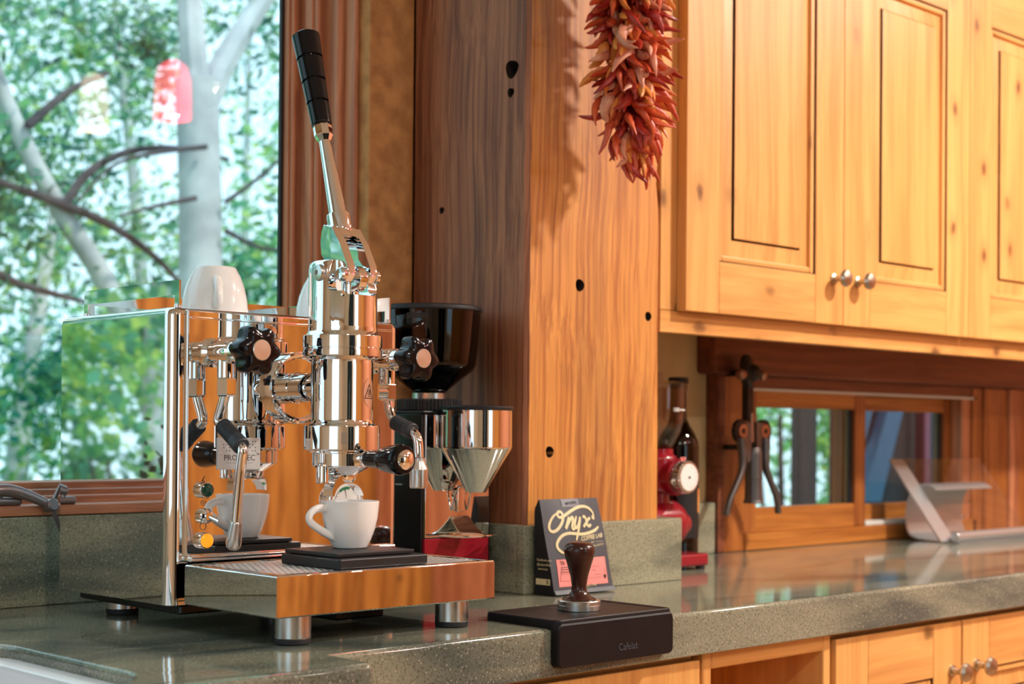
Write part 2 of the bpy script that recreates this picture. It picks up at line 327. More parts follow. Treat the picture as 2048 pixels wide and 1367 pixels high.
def ribbon(b, pts, width, P, smooth=2, lift=0.0004, thick=0.0003):
    """flat brush stroke on a surface: pts in (u,v), P maps (u,v,lift) to 3-D"""
    Q = [Vector(p) for p in pts]
    for _ in range(smooth):
        q = [Q[0]]
        for i in range(len(Q)-1): q += [Q[i].lerp(Q[i+1], .25), Q[i].lerp(Q[i+1], .75)]
        Q = q+[Q[-1]]
    top = []; n = len(Q)
    rr = []
    for i in range(n):
        t = (Q[min(i+1, n-1)]-Q[max(i-1, 0)])
        if t.length < 1e-9: t = Vector((1, 0))
        t.normalize(); nn = Vector((-t.y, t.x)); k = i/(n-1); wd = width*(0.45+0.55*min(1, 8*k, 8*(1-k)))
        a = Q[i]+nn*wd/2; c = Q[i]-nn*wd/2
        rr.append([P(a.x, a.y, lift), P(c.x, c.y, lift), P(c.x, c.y, lift-thick), P(a.x, a.y, lift-thick)])
    b.rings(rr)

# ================================================================== ROOM SHELL
XL, XR, YB, YFR, FL = -1.30, 4.30, 1.872, -2.30, -0.91
WALLT = 0.16
b = B(); b.box(XL-.2, XR+.2, YFR-.2, YB, FL-.05, FL); struct(b.build('floor', 'floor', smooth=0), 'oak floor of the kitchen')
b = B(); b.box(XL-.2, XR+.2, YFR-.2, YB+WALLT, CEIL, CEIL+.08); struct(b.build('ceiling', 'ceiling', smooth=0), 'warm white ceiling')
# back wall with the two window openings
W1 = (-0.95, 1.446, 0.10, 1.36); W2 = (2.42, 3.56, 0.035, 0.345)
b = B()
b.box(XL-.2, W1[0], YB, YB+WALLT, FL, CEIL); b.box(W1[0], W1[1], YB, YB+WALLT, FL, W1[2]); b.box(W1[0], W1[1], YB, YB+WALLT, W1[3], CEIL)
b.box(W1[1], W2[0], YB, YB+WALLT, FL, CEIL); b.box(W2[0], W2[1], YB, YB+WALLT, FL, W2[2]); b.box(W2[0], W2[1], YB, YB+WALLT, W2[3], CEIL)
b.box(W2[1], XR+.2, YB, YB+WALLT, FL, CEIL)
struct(b.build('wall_back', 'plaster', smooth=0), 'ochre plaster wall behind the worktop')
b = B(); b.box(XR, XR+.15, YFR, YB, FL, CEIL); struct(b.build('wall_right', 'cedar', smooth=0), 'brown wood wall at the end of the worktop')
b = B()                                                    # left wall with a tall window opening
b.box(XL-.15, XL, YFR, -0.75, FL, CEIL); b.box(XL-.15, XL, 0.75, YB, FL, CEIL); b.box(XL-.15, XL, -0.75, 0.75, FL, 0.0); b.box(XL-.15, XL, -0.75, 0.75, 1.3, CEIL)
struct(b.build('wall_left', 'cream_wall', smooth=0), 'cream plaster wall')
b = B(); b.box(XL-.15, 1.30, YFR-.15, YFR, FL, CEIL); b.box(2.08, XR+.15, YFR-.15, YFR, FL, CEIL); b.box(1.30, 2.08, YFR-.15, YFR, FL, -.05); b.box(1.30, 2.08, YFR-.15, YFR, 1.25, CEIL); wf = struct(b.build('wall_front', 'cream_wall', smooth=0), 'wall lined with knotty wood boards')
b = B(); b.box(0, 0.196, 0, 0.018, FL, CEIL-.002, 0.003, 1); plank0 = b.build('plank', 'plank', wf); plank0.location = (2.10, YFR, 0)
k = 1
while 2.10+0.2*k+0.196 < XR:
    p = plank0.copy(); C.objects.link(p); p.location = (2.10+0.2*k, YFR, 0); k += 1
rf = thing('refrigerator', 'tall black two door refrigerator added out of view for dark reflections', 'refrigerator', (0.55, YFR+.36, FL))  # unseen; added so the chrome has something dark to reflect
b = B(); b.box(-.45, .45, -.34, .30, .02, 1.80, .006, 2); b.build('body', 'blacksteel', rf)
for sx in (-1, 1):
    b = B(); b.box(min(sx*.003, sx*.447), max(sx*.003, sx*.447), .302, .345, .06, 1.79, .008, 2); dr = b.build('door', 'blacksteel', rf)
    b = B(); b.box(min(sx*.025, sx*.045), max(sx*.025, sx*.045), .346, .385, .55, 1.35, .006, 2); b.build('handle', 'steel', dr)
# ================================================================== WINDOW 1 (large, left)
w1 = struct_empty('window_1', (0.25, 1.95, 0.1), 'large picture window with stained wood frame')
def loc1(b_): bmesh.ops.translate(b_.bm, verts=b_.bm.verts, vec=(-0.25, -1.95, -0.1)); return b_
x0, x1 = W1[0], 1.376
b = B(); b.box(x0, 1.380, 1.948, 1.954, 0.150, 1.30); loc1(b).build('glass_pane', 'pane', w1, 0)
b = B(); b.box(1.3745, 1.3815, 1.941, 1.9475, 0.153, 1.30, 0.001); loc1(b).build('gasket', 'gasket', w1)
# right jamb: stepped moulding, each board its own piece
def jamb(name, xa, xb, ya, yb, mat='cedar', bev=0.003, z0=0.112, z1=1.33):
    b = B(); b.box(xa, xb, ya, yb, z0, z1, bev, 2); return loc1(b).build(name, mat, w1)
jamb('sash_stile', 1.380, 1.400, 1.930, 1.955, bev=0.002)
jamb('sash_bead', 1.384, 1.391, 1.924, 1.931, bev=0.0025)
jamb('jamb_board', 1.399, 1.424, 1.897, 1.955, bev=0.004)
jamb('jamb_bead', 1.404, 1.412, 1.889, 1.899, bev=0.0035)
jamb('jamb_casing', 1.422, 1.4465, 1.862, 1.955, bev=0.006)
jamb('jamb_stop', 1.436, 1.4470, 1.838, 1.864, bev=0.004)
# sill: stacked horizontal profiles
def sill(name, ya, yb, za, zb, bev=0.003):
    b = B(); b.box(x0, 1.3985, ya, yb, za, zb, bev, 2); return loc1(b).build(name, 'cedar_h', w1)
sill('sash_rail', 1.934, 2.0, 0.112, 0.158, 0.003)
sill('sill_bead', 1.912, 1.936, 0.112, 0.149, 0.004)
sill('sill_moulding', 1.896, 1.914, 0.112, 0.141, 0.004)
sill('stool', 1.853, 1.898, 0.1165, 0.131, 0.004)
b = B(); b.box(x0, 1.45, 1.88, 2.0, 1.30, 1.36, 0.003); loc1(b).build('head_casing', 'cedar_h', w1)
b = B(); b.box(W1[0]-.0, W1[0]+.06, 1.88, 2.0, 0.112, 1.33, 0.003); loc1(b).build('jamb_board', 'cedar', w1)
# rough sawn board between the window and the post
b = B(); b.box(1.4475, 1.5365, 1.815, 1.8715, 0.0, CEIL-.001, 0.004, 2)
struct(b.build('trim_1', 'sawn'), 'rough sawn brown board beside the big window')

# window crank
cr = thing('window_crank', 'bronze folding crank handle on the window sill', 'crank', (0.905, 1.866, 0.131))
b = B(); b.box(-.045, .012, -.012, .012, 0, .010, .004, 3); b.build('base', 'bronze', cr)
b = B(); b.lathe([(.011, .009), (.0105, .016), (.007, .02)], (-.022, 0, 0), seg=20); b.build('spindle', 'bronze', cr)
b = B(); b.tube([(-.030, -.004, .017), (-.012, -.008, .021), (.012, -.014, .015), (.040, -.022, .002)], [.0075, .009, .0078, .006], 14, smooth=2); b.build('arm', 'bronze', cr)
b = B(); b.lathe([(.0065, -.009), (.0085, -.007), (.0085, .007), (.0065, .009)], (.043, -.024, .0), (0.2, -1, 0.1), 20); b.build('hinge', 'bronze', cr)
b = B(); b.tube([(.060, -.022, .030), (.052, -.024, .014), (.045, -.026, 0), (.050, -.027, -.018), (.060, -.026, -.040)], [.0025, .005, .0062, .005, .0028], 12, smooth=2, flat=.5); b.build('handle', 'bronze', cr)

# ================================================================== WINDOW 2 (small sliding, under the cabinet)
w2 = struct_empty('window_2', (2.85, 1.87, 0.0), 'small sliding window with oiled wood frame under the wall cabinet')
def loc2(b_): bmesh.ops.translate(b_.bm, verts=b_.bm.verts, vec=(-2.85, -1.87, 0)); return b_
def w2box(name, x0, x1, y0, y1, z0, z1, mat, bev=0.003):
    b = B(); b.box(x0, x1, y0, y1, z0, z1, bev, 2); return loc2(b).build(name, mat, w2)
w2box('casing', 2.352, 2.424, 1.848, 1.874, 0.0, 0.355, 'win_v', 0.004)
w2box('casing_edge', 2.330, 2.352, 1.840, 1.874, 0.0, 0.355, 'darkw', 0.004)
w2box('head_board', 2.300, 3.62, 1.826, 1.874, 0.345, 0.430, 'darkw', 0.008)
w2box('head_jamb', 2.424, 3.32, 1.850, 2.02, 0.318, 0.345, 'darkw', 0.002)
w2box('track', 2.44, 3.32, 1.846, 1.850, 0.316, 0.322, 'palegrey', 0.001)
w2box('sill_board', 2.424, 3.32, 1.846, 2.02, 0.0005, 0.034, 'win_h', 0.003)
# front sash
def sash(px, x0, x1, y0, y1, z0, z1, rw, rh, zg0, zg1):
    w2box('sash_stile', x0, x0+rw, y0, y1, z0, z1, 'win_v'); w2box('sash_stile', x1-rw, x1, y0, y1, z0, z1, 'win_v')
    w2box('sash_rail', x0+rw-.001, x1-rw+.001, y0+.001, y1, z0, zg0, 'win_h'); w2box('sash_rail', x0+rw-.001, x1-rw+.001, y0+.001, y1, zg1, z1, 'win_h')
    w2box('glass_pane', x0+rw-.004, x1-rw+.004, (y0+y1)/2-.002, (y0+y1)/2+.002, zg0-.004, zg1+.004, 'pane_thin', 0)
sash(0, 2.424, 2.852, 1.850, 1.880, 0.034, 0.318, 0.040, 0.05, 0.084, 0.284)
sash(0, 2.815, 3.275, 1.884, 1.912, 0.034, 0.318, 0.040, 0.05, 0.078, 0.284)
w2box('gasket', 2.800, 2.812, 1.858, 1.862, 0.082, 0.286, 'gasket', 0); w2box('gasket', 3.222, 3.233, 1.892, 1.896, 0.076, 0.286, 'gasket', 0)
w2box('sill_track', 2.856, 3.275, 1.852, 1.883, 0.034, 0.044, 'palegrey', 0.002)
for (xa, xb, y0, y1, mm) in ((3.262, 3.300, 1.852, 1.884, 'cedar'), (3.300, 3.345, 1.846, 1.873, 'win_v'), (3.345, 3.455, 1.840, 1.873, 'win_v'), (3.455, 3.500, 1.832, 1.873, 'cedar'), (3.500, 3.62, 1.838, 1.873, 'win_v')):
    w2box('casing', xa, xb, y0, y1, 0.0, 0.345, mm, 0.004)

# ================================================================== WORKTOP, BACKSPLASH, SINK
def offset_loop(loop, d):
    n = len(loop); out = []
    for i in range(n):
        p0, p1, p2 = Vector(loop[i-1]), Vector(loop[i]), Vector(loop[(i+1) % n])
        a = (p1-p0).normalized(); c = (p2-p1).normalized(); n1 = Vector((-a.y, a.x)); n2 = Vector((-c.y, c.x))
        m = (n1+n2)
        if m.length < 1e-6: m = n1
        m.normalize(); k = d/max(0.3, m.dot(n1)); out.append(p1+m*k)
    return out
def slab(b, loops, z0, z1, bev):
    """loops[0] outer counter-clockwise, others (holes) clockwise; edges eased by bev"""
    tops, bots = [], []
    for lp in loops:
        rings = []
        for (d, z) in ((bev*.3, z0), (0, z0+bev*.3), (0, z1-bev), (bev*.3, z1-bev*.3), (bev, z1)):
            rings.append([b.bm.verts.new((p.x, p.y, z)) for p in offset_loop(lp, d)])
        n = len(lp)
        for a, c in zip(rings, rings[1:]):
            for i in range(n): b.bm.faces.new((a[i], a[(i+1) % n], c[(i+1) % n], c[i]))
        tops.append(rings[-1]); bots.append(rings[0])
    for lst in (tops, bots):
        es = []
        for r_ in lst:
            for i in range(len(r_)):
                e = b.bm.edges.get((r_[i], r_[(i+1) % len(r_)])); es.append(e)
        bmesh.ops.triangle_fill(b.bm, edges=es, use_beauty=True, use_dissolve=False)
def rrect(x0, x1, y0, y1, r, seg=8):
    pts = []
    for cx, cy, a0 in ((x1-r, y0+r, -90), (x1-r, y1-r, 0), (x0+r, y1-r, 90), (x0+r, y0+r, 180)):
        for i in range(seg+1):
            a = R(a0+90*i/seg); pts.append((cx+r*math.cos(a), cy+r*math.sin(a)))
    return pts
SX0, SX1, SY0, SY1 = -0.10, 0.748, 1.235, 1.590
b = B()
outer = [(-1.28, 1.187), (0.952, 1.187), (0.962, 1.192), (0.964, 1.258), (4.295, 1.258), (4.295, 1.8715), (-1.28, 1.8715)]
hole = list(reversed(rrect(SX0, SX1, SY0, SY1, 0.07)))
slab(b, [outer, hole], -0.057, 0.0, 0.006)
tag(b.build('granite_worktop', 'granite', smooth=50), 'long polished green granite worktop with a sink cutout', 'worktop')
b = B(); b.box(-1.28, 1.5205, 1.852, 1.8715, 0.0, 0.1162, 0.003, 2)
tag(b.build('granite_backsplash', 'granite_edge'), 'low granite backsplash under the big window', 'backsplash')
b = B(); b.box(1.8705, 2.3295, 1.846, 1.8715, 0.0, 0.098, 0.003, 2)
tag(b.build('granite_backsplash', 'granite_edge'), 'short granite backsplash behind the red grinder', 'backsplash')
# sink
b = B(); rr = []
for off, z in ((0.0006, -0.020), (0.0006, -0.0135), (0.018, -0.0140), (0.023, -0.0165), (0.026, -0.023), (0.030, -0.20), (0.045, -0.235), (0.10, -0.245)):
    rr.append([(x, y, z) for x, y in rrect(SX0+off, SX1-off, SY0+off, SY1-off, max(0.02, 0.07-off*.4))])
b.rings(rr, cap0=False)
tag(b.build('undermount_sink', 'sinksteel'), 'satin steel undermount sink set below the granite', 'sink')

# ================================================================== TIMBER POST AND ITS GRANITE SKIRT
b = B()
PX0, PX1, PY0, PY1 = 1.5385, 1.834, 1.5645, 1.8145
import mathutils.noise as mnoise
def post_rings():
    rr = []; zs = [i*0.02 for i in range(0, 81)]; zs[-1] = CEIL-.001
    for z in zs:
        c = 0.006
        base = [(PX0+c, PY0), (PX0+.05, PY0), (PX0+.15, PY0), (PX1-.03, PY0), (PX1-c, PY0), (PX1, PY0+c), (PX1, PY1), (PX0, PY1), (PX0, PY0+.10), (PX0, PY0+c)]
        chip = max(0, 1-abs(z-0.62)/0.05)*0.006+max(0, 1-abs(z-.80)/.18)*0.005
        out = []
        for i, (x, y) in enumerate(base):
            k = mnoise.noise(Vector((i*3.1, z*7, 0.3)))*0.0016
            if i in (3, 4, 5): x -= chip+abs(mnoise.noise(Vector((1.7, z*22, 4))))*0.003
            if i in (0, 9): x += abs(mnoise.noise(Vector((2.2, z*16, 9))))*0.003; y += abs(mnoise.noise(Vector((5.2, z*14, 2))))*0.002
            out.append((x+abs(k)*(1 if x < 1.7 else -1), y+abs(k)*0.5, z))
        rr.append(out)
    return rr
b.rings(post_rings()); post = b.build('timber_post', 'post', smooth=25)
cut = B()
for (y, z, r) in ((1.600, .758, .0135), (1.602, .724, .007), (1.751, .567, .0055), (1.627, .174, .006)):
    cut.lathe([(r*.8, -.02), (r, .004), (r*.95, .05)], (PX0-.01, y, z), (1, 0, 0), 14, fn=lambda t: 1+.10*math.sin(3*t+1))
for (x, z, r) in ((1.649, .449, .0095), (1.804, .412, .0075), (1.588, .202, .0085)):
    cut.lathe([(r, -.02), (r, .03), (r*.9, .05)], (x, PY0-.01, z), (0, 1, 0), 14, fn=lambda t: 1+.06*math.sin(3*t+2))
cuto = cut.build('cutter', 'post', smooth=0)
md = post.modifiers.new('holes', 'BOOLEAN'); md.object = cuto; md.operation = 'DIFFERENCE'; md.solver = 'EXACT'
bpy.context.view_layer.update()
dg = bpy.context.evaluated_depsgraph_get(); me = bpy.data.meshes.new_from_object(post.evaluated_get(dg))
post.modifiers.clear(); me.materials.clear()
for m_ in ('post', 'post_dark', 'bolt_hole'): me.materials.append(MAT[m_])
for p_ in me.polygons:                            # left face: weathered wood with its shade put into the colour
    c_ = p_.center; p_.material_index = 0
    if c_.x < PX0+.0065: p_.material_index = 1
    if PX0+.0075 < c_.x < PX1-.02 and PY0+.009 < c_.y < PY1-.004 and abs(p_.normal.z) < 1.1 and .05 < c_.z < 1.5: p_.material_index = 2
post.data = me; bpy.data.objects.remove(cuto); me.set_sharp_from_angle(angle=R(25))
tag(post, 'big reclaimed orange timber post with bolt holes and dark stains', 'post')
sk = thing('granite_post_skirt', 'green granite slabs wrapped around the foot of the timber post', 'skirting', (1.7, 1.6, 0))
for (xa, xb, ya, yb) in ((1.521, 1.870, 1.548, 1.5640), (1.521, 1.5380, 1.5642, 1.8145), (1.8345, 1.870, 1.5642, 1.8145)):
    b = B(); b.box(xa-1.7, xb-1.7, ya-1.6, yb-1.6, 0, 0.0975, 0.0022, 2); b.build('granite_slab', 'granite_edge', sk)

# ================================================================== UPPER WALL CABINET
def knob(parent, loc):
    b = B(); b.lathe([(.010, 0), (.010, .003), (.0055, .005), (.005, .014), (.009, .018), (.0145, .022), (.0155, .026), (.013, .031), (.006, .0335), (.0, .034)], loc, (0, -1, 0), 28, cap1=False)
    return b.build('knob', 'nickel', parent)
def frustum_panel(b, x0, x1, z0, z1, yb, yf, slope, gr):
    """raised panel: outer rectangle low, slope up, dark groove, raised field"""
    def rect(i, y): return [(x0+i, y, z0+i), (x1-i, y, z0+i), (x1-i, y, z1-i), (x0+i, y, z1-i)]
    y_lo = yb; y_hi = yf+.004
    R1 = [rect(0, y_lo), rect(slope, y_hi)]; b.rings(R1, cap0=False, cap1=False)
    b.rings([rect(slope, y_hi), rect(slope+.0006, y_hi+.004), rect(slope+gr, y_hi+.004), rect(slope+gr+.0004, yf)], cap0=False, cap1=False, mi=1)
    b.rings([rect(slope+gr+.0004, yf), rect(slope+gr+.002, yf-.0006)], cap0=False, cap1=True)
def door(parent, x0, x1, z0, z1, y, o, side, st=0.084, slope=.038, knobz=None, thick=.020, nm='door'):
    """framed raised-panel door: the door mesh is panel + stiles, rails / mouldings / knob are its own pieces"""
    x0 -= o[0]; x1 -= o[0]; z0 -= o[2]; z1 -= o[2]; y -= o[1]
    b = B(); b.box(x0, x0+st, y, y+thick, z0, z1, .0016, 2); b.box(x1-st, x1, y, y+thick, z0, z1, .0016, 2)
    for (xa, xb, za, zb) in ((x0+st-.0006, x0+st+.0012, z0+st, z1-st), (x1-st-.0012, x1-st+.0006, z0+st, z1-st), (x0+st, x1-st, z0+st-.0004, z0+st+.0012), (x0+st, x1-st, z1-st-.0012, z1-st+.0004)):
        b.box(xa, xb, y+.0016, y+.015, za, zb, 0, mi=1)
    frustum_panel(b, x0+st+.001, x1-st-.001, z0+st+.001, z1-st-.001, y+.012, y+.003, slope, .0022)
    d = b.build(nm, None, parent, smooth=20, mats=['cab_v', 'glaze'])
    for (za, zb) in ((z0, z0+st), (z1-st, z1)):
        b = B(); b.box(x0+st+.0004, x1-st-.0004, y+.0003, y+thick-.001, za, zb, .0012, 1); b.build('rail', 'cab_h', d)
    m = .012                                         # sticking moulding around the panel
    for (xa, xb, za, zb, mm) in ((x0+st+.0013, x0+st+m, z0+st+.0013, z1-st-.0013, 'cab_v'), (x1-st-m, x1-st-.0013, z0+st+.0013, z1-st-.0013, 'cab_v'), (x0+st+m, x1-st-m, z0+st+.0013, z0+st+m, 'cab_h'), (x0+st+m, x1-st-m, z1-st-m, z1-st-.0013, 'cab_h')):
        b = B(); b.box(xa, xb, y+.0035, y+.014, za, zb, .003, 2); b.build('moulding', mm, d)
    # dark glaze line where the moulding meets the stile
    xk = (x1-.030) if side > 0 else (x0+.042)
    knob(d, (xk, y, (knobz-o[2]) if knobz is not None else z0+.08))
    return d
UO = (2.5, 1.57, 0.39)
uc = thing('wall_cabinet', 'long knotty alder wall cabinet with raised panel doors and pewter knobs', 'cabinet', UO)
b = B(); b.box(1.8385-UO[0], 3.66-UO[0], 0.018, 1.8255-UO[1], .045, 1.15-UO[2]+.0, 0); b.build('carcass', 'cab_v', uc, 0)
b = B(); b.box(1.8385-UO[0], 1.905-UO[0], 0, .019, 0.0355, 1.15-UO[2], .001, 1); b.build('face_stile', 'cab_v', uc)
b = B(); b.box(1.8385-UO[0], 3.66-UO[0], 0, .019, 0, .0350, .001, 1); b.build('face_rail', 'cab_h', uc)
b = B(); b.box(1.905-UO[0], 3.66-UO[0], .004, .018, .0355, 1.15-UO[2], 0); b.build('face_panel', 'cab_v', uc, 0)
dx = [1.877, 2.3135, 2.3155, 2.7505, 2.7525, 3.188, 3.190, 3.626]
door(uc, dx[0], dx[1], .425, 1.14, 1.5495, UO, 1, knobz=.505)
door(uc, dx[2], dx[3], .425, 1.14, 1.5495, UO, -1, knobz=.505)
door(uc, dx[4], dx[5], .425, 1.14, 1.5495, UO, 1, knobz=.505)
door(uc, dx[6], dx[7], .425, 1.14, 1.5495, UO, -1, knobz=.505)

# ================================================================== LOWER CABINETS
LY = 1.285
def carcass_unit(name, label, x0, x1, loc):
    t = thing(name, label, 'cabinet', loc); return t
lt = -0.0585; lb = -0.80
# plain drawer unit under the left stretch
u = carcass_unit('base_cabinet', 'base cabinet with a plain alder end panel under the tamping mat', 0.97, 1.578, (1.27, LY, FL))
b = B(); b.box(-.30, .308, .004, .55, .10, lt-FL, .001, 1); b.build('body', 'cab_v', u); b = B(); b.box(-.296, .304, -.014, .003, .14, -.066-FL, .002, 2); b.build('door', 'cab_v', u)
# open cubby
u = carcass_unit('open_base_cabinet', 'open alder cubby cabinet with a dark interior under the worktop', 1.582, 1.874, (1.728, LY, FL))
hw = .146
for (xa, xb) in ((-hw, -hw+.018), (hw-.018, hw)):
    b = B(); b.box(xa, xb, -.012, .55, .10, lt-FL, .0015, 1); b.build('side_panel', 'cab_v', u)
b = B(); b.box(-hw+.0185, hw-.0185, -.012, .55, -.081-FL, lt-FL, .0015, 1); b.build('top_rail', 'cab_h', u)
b = B(); b.box(-hw+.0185, hw-.0185, .53, .55, .10, -.0815-FL, 0); b.build('back_panel', 'cab_v', u)
b = B(); b.box(-hw+.0185, hw-.0185, -.012, .529, .10, .118, 0); b.build('bottom_panel', 'cab_h', u)
# two-door units
LO = (2.24, LY, FL)
u = thing('base_cabinet', 'knotty alder base cabinet with two raised panel doors and pewter knobs', 'cabinet', LO)
b = B(); b.box(-.361, .36, .006, .55, .10, lt-FL, .001, 1); b.build('body', 'cab_v', u)
door(u, 1.884, 2.237, lb, -.067, 1.270, LO, 1, knobz=-.145)
door(u, 2.243, 2.596, lb, -.067, 1.270, LO, -1, knobz=-.143)
LO = (2.965, LY, FL)
u = thing('base_cabinet', 'knotty alder base cabinet at the far end of the worktop', 'cabinet', LO)
b = B(); b.box(-.361, 1.32, .006, .55, .10, lt-FL, .001, 1); b.build('body', 'cab_v', u)
door(u, 2.609, 2.962, lb, -.067, 1.270, LO, 1, knobz=-.145); door(u, 2.968, 3.321, lb, -.067, 1.270, LO, -1, knobz=-.143)
u = thing('sink_cabinet', 'alder sink base cabinet stepping forward under the sink', 'cabinet', (0.3, 1.215, FL))
b = B(); b.box(-1.55, .650, 0, .018, .10, lt-FL, .001, 1); b.build('front_panel', 'cab_v', u)
b = B(); b.box(.632, .650, .0185, .06, .10, lt-FL, .001, 1); b.build('side_panel', 'cab_v', u)

# ================================================================== ESPRESSO MACHINE
XC, YF = 1.0957, 1.518
em = thing('espresso_machine', 'polished chrome lever espresso machine with black knobs standing on four steel feet', 'espresso machine', (XC, YF, 0))
def T(x, out, z): return Vector((x/1000, -out/1000, z/1000))
def plan_body():
    pts = []
    r = 14
    for cx, cy, a0 in ((169-r, 0-r, 0), (-169+r, 0-r, 90)):       # front corners (out direction up)
        for i in range(7):
            a = R(a0+90*i/6); pts.append((cx+r*math.cos(a), cy+r*math.sin(a)))
    pts += [(-169, -256), (-165, -260), (165, -260), (169, -256)]
    return pts
b = B(); pl = plan_body(); rr = []
for ins, z in ((2, 28.5), (0, 30), (0, 361), (1.2, 365.5), (4, 369), (8, 370)):
    cxs = [(x*(1-ins/169), (y+130)*(1-ins/130)-130) for x, y in pl]; rr.append([T(x, y, z) for x, y in cxs])
b.rings(rr); b.build('body_shell', 'mirror', em, 40)
b = B(); b.box(-.150, .154, -.0045, .010, .084, .3675, .0022, 3); fp = b.build('front_panel', 'mirror', em)
b = B(); b.box(-.146, .150, -.0062, -.004, .3570, .3596, .0008, 2); b.build('panel_crease', 'chrome', fp)
b = B(); b.box(-.150, .154, -.014, .0, .0785, .0872, .003, 3); b.build('panel_lip', 'chrome', em)
b = B(); b.box(-.150, .150, .006, .24, .018, .0288, .002, 1); b.build('base_pan', 'blacksteel', em)
b = B(); b.box(.012, .085, -.075, -.02, .006, .0315, .002, 1); up_ = b.build('pump_bracket', 'blacksteel', em)
for x, z in ((.018, .027), (.018, .017), (.070, .020)):
    b = B(); b.lathe([(.003, 0), (.003, .0015), (.0015, .0025)], (x, -.075, z), (0, -1, 0), 10); b.build('screw', 'chrome', up_)
# drip tray: open box with rounded rim, grate inside
b = B(); tx, t0, t1, z0, z1 = .157, -.193, -.0148, .0320, .0778
rr = []
def rect(i, z): return [(-tx+i, t0+i, z), (tx-i, t0+i, z), (tx-i, t1-i, z), (-tx+i, t1-i, z)]
b.rings([rect(.0015, z0), rect(0, z0+.0015), rect(0, z1-.0025), rect(.0012, z1-.0006), rect(.0028, z1), rect(.005, z1), rect(.006, z1-.001), rect(.006, z1-.014)])
dt = b.build('drip_tray', 'mirror', em, 40)
b = B()
n = 46; gx = .150; gy0 = t0+.007; gy1 = t1-.007; zg = .0762
L = gy1-gy0
for s in (-1, 1):
    sl = 0.55*s
    kx = -gx-abs(sl)*L
    while kx < gx+abs(sl)*L:
        # bar from (kx,gy0) to (kx+sl*L,gy1) clipped to the grate
        xa, ya, xb, yb = kx, gy0, kx+sl*L, gy1
        def clip(xa, ya, xb, yb, lim):
            if xa == xb: return None
            t0_, t1_ = 0.0, 1.0; dx_ = xb-xa
            for bound, sg in ((-lim, 1), (lim, -1)):
                tt = (bound-xa)/dx_
                if (dx_ > 0) == (sg > 0): t0_ = max(t0_, tt)
                else: t1_ = min(t1_, tt)
            if t1_-t0_ < 0.01: return None
            return (xa+dx_*t0_, ya+(yb-ya)*t0_, xa+dx_*t1_, ya+(yb-ya)*t1_)
        c = clip(xa, ya, xb, yb, gx)
        if c:
            d = Vector((c[2]-c[0], c[3]-c[1], 0)).normalized(); nn = Vector((-d.y, d.x, 0))*.0014
            p, q = Vector((c[0], c[1], zg)), Vector((c[2], c[3], zg)); h = Vector((0, 0, .0006))
            b.rings([[p+nn+h, p-nn+h, p-nn-h, p+nn-h], [q+nn+h, q-nn+h, q-nn-h, q+nn-h]])
        kx += 0.0080
gr = b.build('grate_mesh', 'bright', dt, 0)
b = B()
for (xa, xb, ya, yb) in ((-gx-.001, gx+.001, gy0-.001, gy0+.006), (-gx-.001, gx+.001, gy1-.006, gy1+.001), (-gx-.001, -gx+.006, gy0+.006, gy1-.006), (gx-.006, gx+.001, gy0+.006, gy1-.006)):
    b.box(xa, xb, ya, yb, zg-.0012, zg+.0012, .0006, 1)
b.build('grate_frame', 'chrome', dt)
b = B(); b.box(-gx, gx, gy0, gy1, .0640, .0646); b.build('tray_floor', 'blacksteel', dt, 0)
for x in (-115, 115):
    for o_ in (164, -195.5):
        b = B(); b.lathe([(.0195, .0065), (.0200, .0075), (.0200, .0330)], T(x, o_, 0), seg=40); ft = b.build('foot', 'steel', em)
        b = B(); b.lathe([(.0185, 0), (.0198, .0015), (.0198, .006), (.0188, .0068)], T(x, o_, 0), seg=40); b.build('rubber_ring', 'rubber', ft)
# group mount flange (horizontal axis)
b = B()
b.lathe([(.0435, .000), (.0435, .011), (.0425, .0135), (.0400, .0145), (.0375, .0135), (.0365, .0105), (.0355, .0090), (.0190, .0086), (.0180, .0095), (.0180, .06)], T(0, 4, 281.5), (0, -1, 0), 64, cap1=False)
fl = b.build('mount_flange', 'chrome', em)
for k in range(6):
    a = 2*math.pi*k/6+.3; b = B(); b.lathe([(.0035, 0), (.0035, .002), (.002, .003)], T(.0415*1000*math.cos(a), 16, 281.5+.0415*1000*math.sin(a)), (0, -1, 0), 8); b.build('bolt', 'steel', fl)
# lever group
G = 98
b = B()
b.lathe([(.0415, .2065), (.0440, .2080), (.0443, .2095), (.0443, .2345), (.0436, .2362), (.0380, .2385), (.0368, .2410), (.0362, .2440), (.0362, .3050), (.0355, .3120), (.0405, .3135), (.0460, .3160), (.0463, .3180), (.0463, .3235), (.0452, .3242), (.0452, .3255), (.0463, .3262), (.0463, .3390), (.0455, .3405), (.0425, .3420), (.0408, .3450)], T(0, G, 0), seg=72)
grp = b.build('group_head', 'chrome', em)
